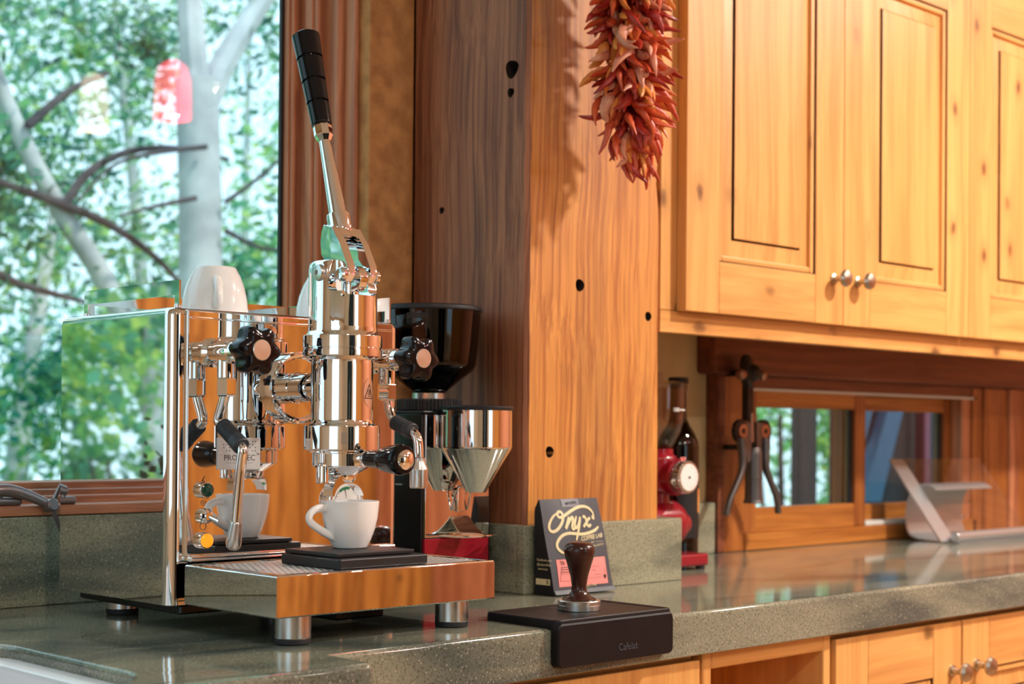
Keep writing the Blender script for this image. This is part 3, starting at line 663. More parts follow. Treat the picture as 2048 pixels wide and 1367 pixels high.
# upper housing: cylinder, cut open at the front, two tall cheeks
def carve(o, c):
    md = o.modifiers.new('cut', 'BOOLEAN'); md.object = c; md.operation = 'DIFFERENCE'; md.solver = 'EXACT'
    bpy.context.view_layer.update(); dg = bpy.context.evaluated_depsgraph_get(); me = bpy.data.meshes.new_from_object(o.evaluated_get(dg))
    o.modifiers.clear(); o.data = me; bpy.data.objects.remove(c); return me
b = B(); b.lathe([(.0408, .3440), (.0402, .3500), (.0398, .4170), (.0388, .4225), (.0362, .4255), (.0320, .4265), (.0005, .4265)], T(0, G, 0), seg=72)
sh = b.build('spring_housing', 'chrome', grp)
b = B(); b.box(-.0235, .0235, -.18, -.02, .3860, .45, .006, 3); carve(sh, b.build('cutter', 'chrome', grp, 40))
b = B(); b.box(-.06, .06, -.18, -(G+17)/1000, .3900, .46, .006, 3); me = carve(sh, b.build('cutter', 'chrome', grp, 40)); me.set_sharp_from_angle(angle=R(42))
for sx in (-1, 1):
    b = B(); b.lathe([(.0098, 0), (.0098, .002), (.0085, .0042), (.005, .0052), (.0028, .0053), (.0028, .0030)], T(sx*37.6, 104, 411), (sx, 0, 0), 28, cap1=True); b.build('pivot_bolt', 'steel', grp)
b = B(); b.cyl(T(-37, 104, 411), T(37, 104, 411), .0060, seg=20); b.build('pivot_pin', 'steel', grp)
b = B(); b.lathe([(.0105, .384), (.0105, .402), (.012, .404), (.0125, .409), (.010, .416), (.004, .420)], T(0, 112, 0), seg=28); b.build('piston_rod', 'chrome', grp)
# lever: fork, collar, rod, ferrule, grip
A0, A1 = T(0, 97, 452), T(0, 21, 703); ax = (A1-A0).normalized()
fk = [(88, 470), (104, 466), (120, 446), (134, 420), (136, 409), (130, 401), (121, 402), (114, 411), (104, 421), (92, 426), (84, 434), (82, 450), (84, 462)]
b = B()
def forkring(x, k):
    cx = 106; cz = 436; return [T(x, cx+(o-cx)*k, cz+(z-cz)*k) for o, z in fk]
for sx in (-1, 1): b.rings([forkring(sx*11, .985), forkring(sx*11.6, 1), forkring(sx*19.5, 1), forkring(sx*21.5, .975), forkring(sx*22, .95)])
brid = [(86, 472), (104, 467), (112, 456), (106, 448), (96, 444), (84, 444), (83, 458)]
b.rings([[T(x, o, z) for o, z in brid] for x in (-12, 12)])
lv = b.build('lever_fork', 'chrome', em)
b = B(); b.cyl(T(-24, 127, 409), T(24, 127, 409), .0062, seg=20); b.build('roller_pin', 'chrome', lv)
for sx in (-1, 1):
    b = B(); b.lathe([(.0085, 0), (.0085, .004), (.006, .0065), (.0, .0068)], T(sx*22, 127, 409), (sx, 0, 0), 24, cap1=False); b.build('acorn_nut', 'chrome', lv)
b = B(); b.lathe([(.0145, 0), (.0150, .002), (.0150, .010), (.0135, .012)], T(-6, 124, 405), (1, 0, 0), 32); b.build('roller', 'chrome', lv)
Lr = (A1-A0).length
def lathe_ax(prof, name, mat, parent, seg=36, fn=None):
    b = B(); b.lathe(prof, A0, ax, seg, fn=fn); return b.build(name, mat, parent)
lathe_ax([(.0125, .006), (.0142, .012), (.0142, .030), (.0135, .0325), (.0108, .0335)], 'lever_collar', 'chrome', lv)
rod = lathe_ax([(.0105, .032), (.0100, .050), (.0068, .128), (.0066, .140)], 'lever_rod', 'chrome', lv)
lathe_ax([(.0072, .1255), (.0105, .1315), (.0112, .134), (.0112, .1445), (.0100, .147)], 'ferrule', 'chrome', rod, 8)
gp = [(.0095, .1455), (.0118, .1470)]
zz = .1470; segs = [(.0123, .0280), (.0134, .0280), (.0146, .0300), (.0158, .0320)]
for i, (r_, h_) in enumerate(segs):
    gp += [(r_, zz+.0012), (r_+.0010, zz+h_-.0014), (r_+.0002, zz+h_-.0004)]; zz += h_
    if i < 3: gp += [(r_-.0014, zz+.0002), (r_-.0012, zz+.0012)]
gp[-1] = (.0160, zz-.004); gp += [(.0145, zz), (.0105, zz+.0030), (.005, zz+.0044), (.0005, zz+.0048)]
lathe_ax(gp, 'lever_grip', 'blackp', lv, 44)
# warning sticker on the group
def on_group(ang, z, r=.0364):
    a = R(ang); return T(0, G, 0)+Vector((r*math.sin(a), -r*math.cos(a), z))
def group_patch(b, pts2, lift, base_ang=21, zc=.2745):
    return [on_group(base_ang+math.degrees(u/.0364), zc+v, .0362+lift) for u, v in pts2]
b = B(); ring = [(.0115*math.cos(t)*.92, .0165*math.sin(t)) for t in [2*math.pi*i/32 for i in range(32)]]
b.rings([group_patch(b, [(u*k, v*k) for u, v in ring], .0003) for k in (1.0, .66, .33, .02)], cap0=False)
stk = b.build('warning_sticker', 'alu', grp)
b = B(); tri = [(-.0088, -.0070), (.0088, -.0070), (0, .0105)]
ins = [(-.0072, -.0060), (.0072, -.0060), (0, .0084)]
def poly_sub(p, n=6): return [(p[i][0]+(p[(i+1) % 3][0]-p[i][0])*k/n, p[i][1]+(p[(i+1) % 3][1]-p[i][1])*k/n) for i in range(3) for k in range(n)]
b.rings([group_patch(b, poly_sub(tri), .0005), group_patch(b, poly_sub(ins), .0005)], cap0=False, cap1=False)
for x in (-.0022, 0, .0022):
    pts = [(x-.0004, -.0030), (x+.0004, -.0030), (x+.0008, .0006), (x+.0001, .0036), (x-.0007, .0036), (x, .0006)]
    vv = [b.bm.verts.new(p) for p in group_patch(b, pts, .0005)]; b.bm.faces.new(vv)
vv = [b.bm.verts.new(p) for p in group_patch(b, [(-.003, -.0046), (.003, -.0046), (.003, -.0038), (-.003, -.0038)], .0005)]; b.bm.faces.new(vv)
b.build('warning_triangle', 'ink', stk, 0)
b = B()
pts = [(-.0032, -.007), (.0032, -.007), (.0032, .007), (-.0032, .007)]
b.rings([[on_group(-34+math.degrees(u/.0445), .2215+v, r_) for u, v in pts] for r_ in (.0442, .0449)]); b.build('serial_plate', 'steel', grp)
# portafilter
b = B(); b.lathe([(.006, .1700), (.016, .1705), (.018, .1740), (.0185, .1790), (.033, .1880), (.0345, .1900), (.0345, .2040), (.0385, .2050), (.0385, .2075)], T(0, G, 0), seg=56)
pf = b.build('portafilter', 'chrome', em)
b = B(); b.lathe([(.0060, .028), (.0075, .034), (.0085, .042), (.0095, .046), (.0085, .049)], T(0, G, 198.5), (0.02, -1, 0), 28); b.build('handle_neck', 'chrome', pf)
b = B(); b.lathe([(.0080, .046), (.0095, .049), (.0105, .060), (.0110, .071), (.0118, .0735), (.0138, .0760), (.0150, .084), (.0168, .096), (.0178, .104), (.0174, .109), (.0150, .1125), (.0118, .1132)], T(0, G, 198.5), (0.02, -1, 0), 44)
hd = b.build('portafilter_handle', 'blackp', pf)
b = B(); b.lathe([(.0118, .1130), (.0112, .1150), (.0080, .1172), (.004, .1183), (.0003, .1186)], T(0, G, 198.5), (0.02, -1, 0), 36); b.build('handle_cap', 'chrome', hd)
# double spout: an arch that ends in two lips
b = B(); rr = []
for i in range(17):
    a = R(-8+196*i/16); e = abs(i-8)/8
    ro = .0240; ri = .0240-(.0125-.0100*e**1.6)
    c = T(0, 104, 158)
    for_ring = []
    for (rad, oy) in ((ro, -.009), (ro, .009), (ri, .009), (ri, -.009)):
        for_ring.append(c+Vector((rad*math.cos(a), oy, rad*math.sin(a)*1.0)))
    rr.append(for_ring)
b.rings(rr); b.build('double_spout', 'chrome', pf, 60)
b = B(); b.lathe([(.0075, .176), (.0085, .182), (.0085, .190)], T(0, 103, 0), seg=24); b.build('spout_neck', 'chrome', pf)
b = B(); b.lathe([(.0070, .170), (.0072, .1715), (.0072, .1880), (.0060, .1920), (.0045, .1935), (.0045, .208)], T(-31, 104, 0), seg=28); b.build('relief_spigot', 'chrome', em)
# pressure gauge
b = B(); b.lathe([(.0270, 0), (.0270, .010), (.0258, .0125), (.0240, .0125), (.0232, .0105)], T(73, 4, 143), (0, -1, 0), 56); ga = b.build('pressure_gauge', 'chrome', em)
b = B(); b.lathe([(.0231, .0100), (.0231, .0111)], T(73, 4, 143), (0, -1, 0), 48); b.build('gauge_face', 'white', ga)
def arc(b, a0, a1, r0, r1, lift, n=14):
    c = T(73, 4+lift, 143)
    b.rings([[c+Vector((r0*math.cos(R(a0+(a1-a0)*i/n)), 0, r0*math.sin(R(a0+(a1-a0)*i/n)))), c+Vector((r1*math.cos(R(a0+(a1-a0)*i/n)), 0, r1*math.sin(R(a0+(a1-a0)*i/n))))] for i in range(n+1)], close=False)
b = B(); arc(b, 78, 132, .0150, .0185, 11.5); b.build('green_zone', 'green_ink', ga, 0)
b = B(); arc(b, -20, 77, .0180, .0184, 11.5); arc(b, 132, 205, .0180, .0184, 11.5)
for k in range(15):
    a = -20+k*16; arc(b, a, a+1.4, .0155, .0183, 11.6, 2)
b.build('gauge_scale', 'ink', ga, 0)
b = B(); arc(b, 100, 104, .001, .016, 11.8, 2); b.build('needle', 'ink', ga, 0)
# lamps, switch, icons and badge on the front panel
for z, lens in ((161, 'green_lens'), (103, 'amber_lens')):
    b = B(); b.lathe([(.0095, 0), (.0095, .008), (.0088, .0092), (.0082, .0092)], T(-127, 4, z), (0, -1, 0), 36); lm = b.build('pilot_lamp', 'chrome', em)
    b = B(); b.lathe([(.0082, .0088), (.0078, .0105), (.005, .0122), (.0004, .0126)], T(-127, 4, z), (0, -1, 0), 32); b.build('lamp_lens', lens, lm)
b = B(); b.lathe([(.0090, 0), (.0090, .006), (.0075, .008), (.0045, .009), (.0045, .012)], T(-126, 4, 131), (0, -1, 0), 12); sw = b.build('toggle_switch', 'chrome', em)
b = B(); b.tube([T(-126, 14, 131), T(-123, 18, 129), T(-118, 22, 126)], [.0020, .0024, .0030], 10); b.build('toggle_lever', 'chrome', sw)
PAN = lambda x, z, l=4.7: frame_mtx(T(x, l, z), (1, 0, 0), (0, 0, 1))
b = B(); zig = [(-125.5, 177), (-129, 171), (-126, 171.5), (-128.5, 166)]
ribbon(b, zig, .9, lambda u, v, l: T(u, 5+l*1000*.2, v), 0); b.build('lightning_icon', 'ink', fp, 0)
b = B()
def ringicon(b, x, z, r):
    b.rings([[T(x+r*k*math.cos(R(a)), 4.9, z+r*k*math.sin(R(a))) for a in range(0, 360, 15)] for k in (1, .86)], cap0=False, cap1=False)
ringicon(b, -127, 146, 3.4); ringicon(b, -127, 119, 4.4); b.box(-.1274, -.1266, -.0050, -.0047, .1445, .1478); b.build('switch_icon', 'engrave', fp, 0)
b = B(); b.box(-.109, -.050, -.0068, -.0044, .1840, .2210, .0008, 2); bd = b.build('name_badge', 'badge', em)
text('badge_lettering', 'PROFITEC', .0098, 'engrave', bd, PAN(-79.5, 197.5, 6.95))
b = B()
for i in range(12):
    for j in range(4):
        if (i*7+j*5) % 3: b.box((-101.5+i*4.0-.7)/1000, (-101.5+i*4.0+.7)/1000, -.0070, -.0067, (206+j*3.6-.6)/1000, (206+j*3.6+.6)/1000)
b.box(-.0985, -.0605, -.0070, -.0067, .1915, .1918); b.build('badge_dots', 'engrave', bd, 0)
for x in (-105.5, -53.5):
    b = B(); b.lathe([(.0016, 0), (.0016, .0006), (.0008, .001)], T(x, 6.8, 202.5), (0, -1, 0), 10); b.build('badge_screw', 'steel', bd)
# steam and hot-water valves
def valve(sx):
    x = 118*sx
    b = B(); b.lathe([(.0170, 0), (.0170, .004), (.0145, .006), (.0125, .008), (.0125, .024), (.0140, .026), (.0140, .048), (.0120, .050), (.0105, .060), (.0105, .078)], T(x, 4, 319), (0, -1, 0), 36)
    v = b.build('valve_body', 'chrome', em)
    b = B(); b.lathe([(.0095, .288), (.0105, .290), (.0105, .310)], T(x, 36, 0), seg=28); b.build('valve_outlet', 'chrome', v)
    b = B(); b.lathe([(.0095, .2680), (.0118, .2700), (.0122, .2715), (.0122, .2875), (.0115, .2890)], T(x, 36, 0), seg=6); b.build('hex_nut', 'chrome', v, 20)
    b = B(); fn = lambda t: 1+.125*math.cos(6*t+.5)
    b.lathe([(.0150, .074), (.0215, .0755), (.0255, .079), (.0262, .084), (.0262, .094), (.0245, .0985), (.0195, .1010), (.0130, .1015)], T(x, 4, 319), (0, -1, 0), 72, fn=fn)
    kn = b.build('valve_knob', 'blackp', em)
    b = B(); b.lathe([(.0118, .1000), (.0118, .1022), (.0112, .1028), (.0004, .1030)], T(x, 4, 319), (0, -1, 0), 40); b.build('knob_disc', 'alu', kn)
    return v
valve(-1); valve(1)
def wand(name, x, pts, r):
    b = B(); b.tube([T(x, o, z) for o, z in pts], r, 16, smooth=3); return b.build(name, 'chrome', em, 60)
wl_ = wand('steam_wand', -118, [(36, 276), (30, 262), (20, 243), (22, 238), (34, 232), (66, 213), (71, 208), (69, 200), (65, 180), (57, 120)], .0060)
b = B(); o0, z0_, o1, z1_ = 29, 235.5, 68, 211.5
def sleeve(b, x, o0, z0, o1, z1, n=9):
    p0, p1 = T(x, o0, z0), T(x, o1, z1); L_ = (p1-p0).length; pr = [(.0062, 0), (.0085, .001)]
    for i in range(n):
        a = .0015+i*(L_*.62)/n; pr += [(.0096, a), (.0096, a+L_*.03), (.0089, a+L_*.038), (.0089, a+L_*.055)]
    pr += [(.0100, L_*.68), (.0102, L_*.97), (.0092, L_), (.006, L_)]
    b.lathe(pr, p0, p1-p0, 24)
sleeve(b, -118, o0, z0_, o1, z1_); b.build('grip_sleeve', 'sleeve', wl_)
b = B(); p = T(-118, 59, 127); d_ = (T(-118, 52.5, 96)-p)
b.lathe([(.0056, 0), (.0064, .001), (.0068, .003), (.0085, .020), (.0090, .025), (.0080, .030), (.0050, .0328), (.0005, .0335)], p, d_, 28); b.build('steam_tip', 'steel', wl_)
wr_ = wand('hot_water_wand', 118, [(36, 276), (38, 268), (42, 254), (48, 244), (56, 240), (84, 231), (95, 224), (98, 212), (99, 185)], .0060)
b = B(); sleeve(b, 118, 52, 241.5, 86, 230); b.build('grip_sleeve', 'sleeve', wr_)
b = B(); b.lathe([(.0060, .0), (.0075, .001), (.0078, .007), (.0108, .014), (.0114, .016), (.0114, .036), (.0105, .038), (.0080, .038), (.0080, .034)], T(118, 99, 199), (0, 0, -1), 32); b.build('water_nozzle', 'steel', wr_)
# cup rail on top
ra = B()
def bar(b, p, q, z0, z1, t=.0012):
    p, q = Vector(p), Vector(q); d = (q-p).normalized(); nn = Vector((-d.y, d.x, 0))*t
    b.rings([[p+nn+Vector((0, 0, z0)), p-nn+Vector((0, 0, z0)), p-nn+Vector((0, 0, z1)), p+nn+Vector((0, 0, z1))], [q+nn+Vector((0, 0, z0)), q-nn+Vector((0, 0, z0)), q-nn+Vector((0, 0, z1)), q+nn+Vector((0, 0, z1))]])
def siderail(x):
    b = B(); bar(b, (x, .006, 0), (x, .222, 0), .3845, .4015)
    for y0, y1 in ((.004, .0135), (.2145, .224)): bar(b, (x, y0, 0), (x, y1, 0), .3722, .4015, .0011)
    r_ = b.build('cup_rail', 'mirror', em, 30)
    for y in (.0088, .2192):
        b = B(); b.lathe([(.0042, .3695), (.0042, .3735)], (x, y, 0), seg=14); b.build('rail_stud', 'chrome', r_)
siderail(-.155); siderail(.155)
b = B(); bar(b, (-.150, .228, 0), (.150, .228, 0), .3845, .4015)
for x0_, x1_ in ((-.150, -.140), (.140, .150)): bar(b, (x0_, .228, 0), (x1_, .228, 0), .3695, .4015, .0011)
b.build('cup_rail', 'mirror', em, 30)

# ================================================================== CUPS AND SCALE
def handle_loop(b, r_in, zt, zb, ext, ang, r=.0042):
    d = Vector((math.cos(ang), math.sin(ang), 0))
    path = [d*(r_in[0]-.002)+Vector((0, 0, zt)), d*(r_in[0]+ext*.55)+Vector((0, 0, zt+.001)), d*(r_in[0]+ext*1.05)+Vector((0, 0, zt-.006)), d*(r_in[0]+ext)+Vector((0, 0, zt-(zt-zb)*.5)), d*(r_in[1]+ext*.55)+Vector((0, 0, zb+(zt-zb)*.12)), d*(r_in[1]-.002)+Vector((0, 0, zb-.002))]
    b.tube(path, [r*1.05, r, r*1.0, r*1.0, r*1.05, r*1.2], 14, smooth=3, flat=1.25)
def cup(name, label, prof, loc, hang, hz, hr, ext, flip=False, group=None, hrad=.0042):
    t = thing(name, label, 'cup', loc, 0, group)
    b = B(); b.lathe(prof, seg=56, cap0=True, cap1=True)
    if flip:
        H_ = max(z for r_, z in prof); bmesh.ops.transform(b.bm, matrix=Matrix.Translation((0, 0, H_)) @ Matrix.Scale(-1, 4, (0, 0, 1)), verts=b.bm.verts)
    b.build('bowl', 'ceramic', t, 60)
    b = B(); handle_loop(b, hr, hz[0], hz[1], ext, hang, hrad)
    if flip: bmesh.ops.transform(b.bm, matrix=Matrix.Translation((0, 0, H_)) @ Matrix.Scale(-1, 4, (0, 0, 1)), verts=b.bm.verts)
    b.build('handle', 'ceramic', t, 60)
    return t
SC_T = .0950
esp = [(.0175, 0), (.0195, .0006), (.0205, .002), (.0245, .010), (.0290, .022), (.0318, .034), (.0332, .046), (.0338, .0535), (.0336, .0545), (.0326, .0545), (.0318, .0525), (.0300, .036), (.0255, .016), (.018, .0075), (.0005, .006)]
cup('espresso_cup', 'small white porcelain espresso cup under the machine spout', esp, (XC+.001, 1.404, SC_T), R(174), (.046, .015), (.033, .023), .021)
cap_ = [(.0235, 0), (.0255, .0006), (.0265, .003), (.0315, .012), (.0365, .026), (.0395, .040), (.0410, .056), (.0412, .0600), (.0402, .0608), (.0394, .058), (.0375, .040), (.032, .018), (.024, .0085), (.0005, .007)]
cup('cappuccino_cup', 'upturned white porcelain cup on top of the machine near the side rail', cap_, (XC-.048, 1.615, .3700), R(-118), (.048, .020), (.0395, .032), .015, True, hrad=.0045)
cup('cappuccino_cup', 'upturned white porcelain cup on top of the machine behind the lever', cap_, (XC+.122, 1.612, .3700), R(8), (.048, .020), (.0395, .032), .018, True, hrad=.0045)
sc = thing('coffee_scale', 'flat black coffee scale on the drip tray under the cup', 'scale', (XC-.002, 1.398, .0774))
b = B(); b.box(-.064, .064, -.062, .048, 0, .0122, .0025, 3); b.build('base', 'blackm', sc)
b = B(); b.box(-.0605, .0515, -.0525, .0455, .0128, .0176, .0012, 2); b.build('platform', 'blackm', sc)
b = B(); b.box(-.052, .050, -.0460, .040, .0110, .0130, 0); b.build('gap', 'ink', sc, 0)

# ================================================================== COFFEE GRINDER
g = thing('coffee_grinder', 'black electric coffee grinder with a smoked bean hopper and chrome funnel', 'grinder', (1.4425, 1.665, 0))
b = B(); b.box(-.066, .0665, -.060, .095, .020, .2555, .003, 2); b.box(-.058, .058, -.05, .088, 0.0, .0205, .004, 2); b.build('body', 'blacksteel', g)
b = B(); b.box(-.0625, .0585, -.0650, -.0595, .0830, .2540, .0015, 2); fpg = b.build('front_panel', 'mirror', g)
b = B(); b.box(-.0625, .0585, -.0648, -.0595, .0215, .0820, .0015, 2); b.build('lower_panel', 'red', g)
b = B(); b.box(-.0655, .066, -.064, .094, .2550, .2590, .0015, 2); b.build('top_plate', 'blackm', g)
b = B(); fn = lambda t: 1+.014*(1 if math.sin(56*t) > 0 else -1)
b.lathe([(.0450, .2595), (.0465, .2610), (.0465, .2745), (.0445, .2765), (.030, .2770)], seg=224, fn=fn); b.build('grind_collar', 'blackm', g, 25)
b = B(); b.lathe([(.0260, .2768), (.0260, .2850), (.0245, .2860)], seg=40); b.build('hopper_seat', 'steel', g)
b = B(); b.lathe([(.0200, .2855), (.0240, .2870), (.0300, .2920), (.0500, .3080), (.0630, .3185), (.0665, .3260), (.0690, .345), (.0738, .4020), (.0718, .4020), (.0670, .345), (.0640, .3270), (.0600, .3215), (.0480, .3105), (.0280, .2950), (.0180, .2900)], seg=64, cap0=False, cap1=False); b.build('bean_hopper', 'hopper', g, 60)
b = B(); b.lathe([(.0700, .3995), (.0752, .4022), (.0756, .4040), (.0750, .4075), (.0720, .4095), (.03, .4120), (.0005, .4125)], seg=64); b.build('hopper_lid', 'blackm', g)
b = B(); b.rings([[Vector((r_*math.cos(R(a)), r_*math.sin(R(a)), z)) for r_, z in ((.0755, .388), (.0770, .388), (.0770, .3955), (.0755, .3955))] for a in range(204, 232, 4)]); b.build('hopper_label', 'castiron', g)
fy = -.1000
b = B(); b.lathe([(.0135, .1480), (.0140, .1465), (.0150, .1480), (.0490, .2055), (.0500, .2085), (.0502, .2100), (.0500, .2600), (.0488, .2600), (.0485, .2100), (.0135, .1500)], (0, fy, 0), seg=64, cap0=False, cap1=False)
for v in b.bm.verts: v.co.y = min(v.co.y, -.0660)
b.build('dosing_funnel', 'chrome', g, 45)
b = B(); b.lathe([(.0495, .2595), (.0515, .2605), (.0518, .2640), (.0505, .2655), (.0005, .2680)], (0, fy, 0), seg=64)
for v in b.bm.verts: v.co.y = min(v.co.y, -.0640)
b.build('funnel_lid', 'blackm', g)
b = B(); b.box(-.006, .007, -.0700, -.0655, .1180, .1500, .0015, 2); b.lathe([(.0105, 0), (.0105, .004)], (.0005, -.0655, .1420), (0, -1, 0), 24); br = b.build('fork_bracket', 'chrome', g)
b = B(); b.tube([(-.014, -.066, .120), (-.014, -.074, .146), (-.007, -.078, .156), (.008, -.078, .156), (.015, -.074, .146), (.015, -.066, .120)], .0013, 8, smooth=2); b.build('fork_wire', 'chrome', br)
b = B(); rr = []
for i in range(9):
    t = i/8; y = -.0655-.034*t; z = .112-.026*math.sin(t*1.4)
    rr.append([(-.016-.004*t, y, z), (.018+.004*t, y, z), (.018+.004*t, y+.001, z-.0013), (-.016-.004*t, y+.001, z-.0013)])
b.rings(rr); b.build('fork_shelf', 'chrome', br)
b = B(); b.tube([(-.050, -.080, .087), (-.022, -.095, .0845), (.010, -.102, .0845), (.040, -.094, .0845), (.062, -.082, .0850)], .0017, 8, smooth=2); b.build('fork_arm', 'chrome', br)
for z in (.185, .170, .155):
    b = B(); b.box(-.0667, -.0658, -.020, -.006, z, z+.002); b.build('vent_slot', 'steel', g, 0)
b = B(); b.lathe([(.003, 0), (.003, .0015), (.0015, .0024)], (-.066, -.045, .2360), (-1, 0, 0), 12); b.build('screw', 'steel', g)

# ================================================================== TAMPING MAT AND TAMPER
mt = thing('tamping_mat', 'black rubber corner tamping mat hooked over the worktop edge', 'mat', (1.385, 1.31, 0))
MX0, MX1 = 1.280-1.385, 1.490-1.385
b = B()
def rr2(x0, x1, y0, y1, r, z): return [(x, y, z) for x, y in rrect(x0, x1, y0, y1, r, 5)]
ya, yb = 1.247-1.31, 1.372-1.31
b.rings([rr2(MX0, MX1, ya, yb, .010, 0.0004), rr2(MX0, MX1, ya, yb, .010, .0085), rr2(MX0+.0015, MX1-.0015, ya+.0015, yb-.0015, .009, .0105), rr2(MX0+.004, MX1-.004, ya+.004, yb-.004, .008, .0105), rr2(MX0+.006, MX1-.006, ya+.006, yb-.006, .007, .0088)])
b.build('mat_plate', 'mat', mt, 40)
b = B(); prof = rrect(MX0+.001, MX1-.001, -.046, .006, .008, 5)
b.rings([[(x, y, z) for x, z in rrect(MX0+.003, MX1-.003, -.045, .004, .007, 5)] if y in (1.2450-1.31,) else [(x, y, z) for x, z in prof] for y in (1.2450-1.31, 1.2470-1.31, 1.2575-1.31)])
lip = b.build('front_lip', 'mat', mt, 40)
text('embossed_name', 'Cafelat', .0125, 'bag', mt, frame_mtx((0.017, 1.2447-1.31, -.030), (1, 0, 0), (0, 0, 1)), .0003)
tp = thing('coffee_tamper', 'tamper with a dark turned wood handle and steel base on the mat', 'tamper', (1.392, 1.318, .0088))
b = B(); b.lathe([(.0262, 0), (.0270, .0008), (.0270, .0065), (.0262, .0072), (.0262, .0082), (.0270, .0090), (.0270, .0118), (.0262, .0128), (.0120, .0138), (.0105, .0160)], seg=56); b.build('base', 'steel', tp)
b = B(); b.lathe([(.0215, .0135), (.0205, .0148), (.0140, .0180), (.0100, .0235), (.0092, .0300), (.0110, .0420), (.0150, .0560), (.0182, .0670), (.0194, .0735), (.0186, .0790), (.0150, .0830), (.0085, .0852), (.0005, .0858)], seg=56); b.build('handle', 'rosew', tp, 60)
b = B(); b.lathe([(.0108, .0136), (.0106, .0200), (.0098, .0205)], seg=32, cap0=False, cap1=False); b.build('ferrule', 'chrome', tp)

# ================================================================== COFFEE BAG
bg_ = thing('coffee_bag', 'charcoal coffee bag with cream script lettering and a salmon label', 'coffee bag', (1.60, 1.52, 0))
BW0, BW1 = -.0640, .0600         # bottom width
def bagP(u, v, lift=0.0):
    """front face: u 0..1 left-right, v 0..1 top-bottom"""
    x = (BW0-.000*(1-v))+(BW1-BW0)*u
    x = x*(0.965+.035*v)-.004*(1-v)
    y = .0120*(1-v) - .0180*v**0.9 - .006*math.sin(math.pi*u)*math.sin(math.pi*min(1, v*.9+.1))
    y += .0012*math.sin(9*u+5*v)*math.sin(math.pi*v)
    z = .1335*(1-v)+.0015
    n = Vector((0, -1, .22)).normalized()
    return Vector((x, y, z))+n*lift
b = B(); NU, NV = 16, 22
grid = [[b.bm.verts.new(bagP(i/NU, j/NV)) for i in range(NU+1)] for j in range(NV+1)]
for j in range(NV):
    for i in range(NU): b.bm.faces.new((grid[j][i], grid[j][i+1], grid[j+1][i+1], grid[j+1][i]))
def backP(u, v):
    p = bagP(u, v); return Vector((p.x, .0215 if v > .12 else .0120+(.0095)*v/.12+.0012, p.z))
back = [[b.bm.verts.new(backP(i/NU, j/NV)) for i in range(NU+1)] for j in range(NV+1)]
for j in range(NV):
    for i in range(NU): b.bm.faces.new((back[j][i+1], back[j][i], back[j+1][i], back[j+1][i+1]))
for j in range(NV):                                                       # gusseted sides
    for i, s in ((0, 1), (NU, -1)):
        f_ = (grid[j][i], grid[j+1][i], back[j+1][i], back[j][i])
        f = b.bm.faces.new(f_ if s > 0 else tuple(reversed(f_))); f.material_index = 1
for i in range(NU):
    b.bm.faces.new((grid[0][i+1], grid[0][i], back[0][i], back[0][i+1])); b.bm.faces.new((grid[NV][i], grid[NV][i+1], back[NV][i+1], back[NV][i]))
bag = b.build('bag_body', None, bg_, 50, mats=['bag', 'bag_side'])
# lower flap of the bag front
b = B(); b.rings([[bagP(0, .955, .0015), bagP(1, .955, .0015), bagP(1, 1.0, .004), bagP(0, 1.0, .004)], [bagP(0, .955, .0002), bagP(1, .955, .0002), bagP(1, 1.0, .0002), bagP(0, 1.0, .0002)]]); b.build('bottom_seam', 'bag', bg_, 30)
def uv(x, y):                                  # sheet coordinates of the printed design (0..1308 drawing units)
    v = (y-85)/1080; l = 235+200*v; r = 965+160*v; v2 = (y-(90+ (x-l)/(r-l)*-15))/(1108-(x-l)/(r-l)*60+8)
    return ((x-l)/(r-l), v2)
strokes = [
    [(430, 250), (385, 290), (350, 370), (352, 440), (385, 472), (430, 450), (475, 380), (498, 310), (490, 250), (462, 228), (435, 245), (436, 285), (465, 305), (510, 280), (590, 225), (680, 180), (770, 168), (850, 200), (895, 260), (885, 310)],
    [(560, 290), (545, 350), (515, 445), (545, 370), (590, 300), (612, 295), (608, 340), (592, 410), (605, 438), (630, 425)],
    [(655, 285), (628, 360), (626, 420), (655, 420), (690, 350), (708, 280), (690, 380), (665, 490), (645, 565)],
    [(740, 300), (765, 285), (785, 320), (795, 380), (815, 408), (850, 380)], [(842, 305), (810, 325), (780, 370), (745, 410)],
    [(945, 405), (905, 445), (830, 475), (730, 495), (640, 488), (545, 478), (475, 510), (435, 580), (430, 640), (465, 690), (510, 715)]]
b = B()
asp = .134/.124
for s_ in strokes:
    ribbon(b, [(uv(*p)[0], uv(*p)[1]*asp) for p in s_], .034, lambda u, v, l: bagP(u, v/asp, l+.0004), 3)
for (x, y) in ((885, 300), (468, 265)):
    u, v = uv(x, y); ringp = [bagP(u+.024*math.cos(t), v+.026*math.sin(t), .0006) for t in [i*math.pi/8 for i in range(16)]]
    if x == 885: b.rings([ringp, [p+Vector((0, .0004, 0)) for p in ringp]])
b.build('script_lettering', 'cream_ink', bag, 0)
def bag_text(name, s, size, x, y, mat, align='CENTER', shear=0.0, bold=0.0):
    u, v = uv(x, y); p = bagP(u, v, .0009); e = bagP(u+.03, v-.0022, .0009)-p; n_ = bagP(u, v-.03, .0009)-p
    return text(name, s, size, mat, bag, frame_mtx(p, e, n_), .0001, align, shear, bold)
bag_text('lettering', 'COFFEE LAB', .0088, 842, 528, 'cream_ink', shear=.25, bold=.0002)
bag_text('lettering', '2012', .0036, 852, 586, 'cream_ink')
bag_text('lettering', 'SMALL BATCH', .0042, 915, 620, 'cream_ink')
b = B(); ribbon(b, [(uv(890, 578)[0], uv(890, 578)[1]*asp), (uv(995, 574)[0], uv(995, 574)[1]*asp)], .006, lambda u, v, l: bagP(u, v/asp, l+.0004), 0); b.build('printed_rule', 'cream_ink', bag, 0)
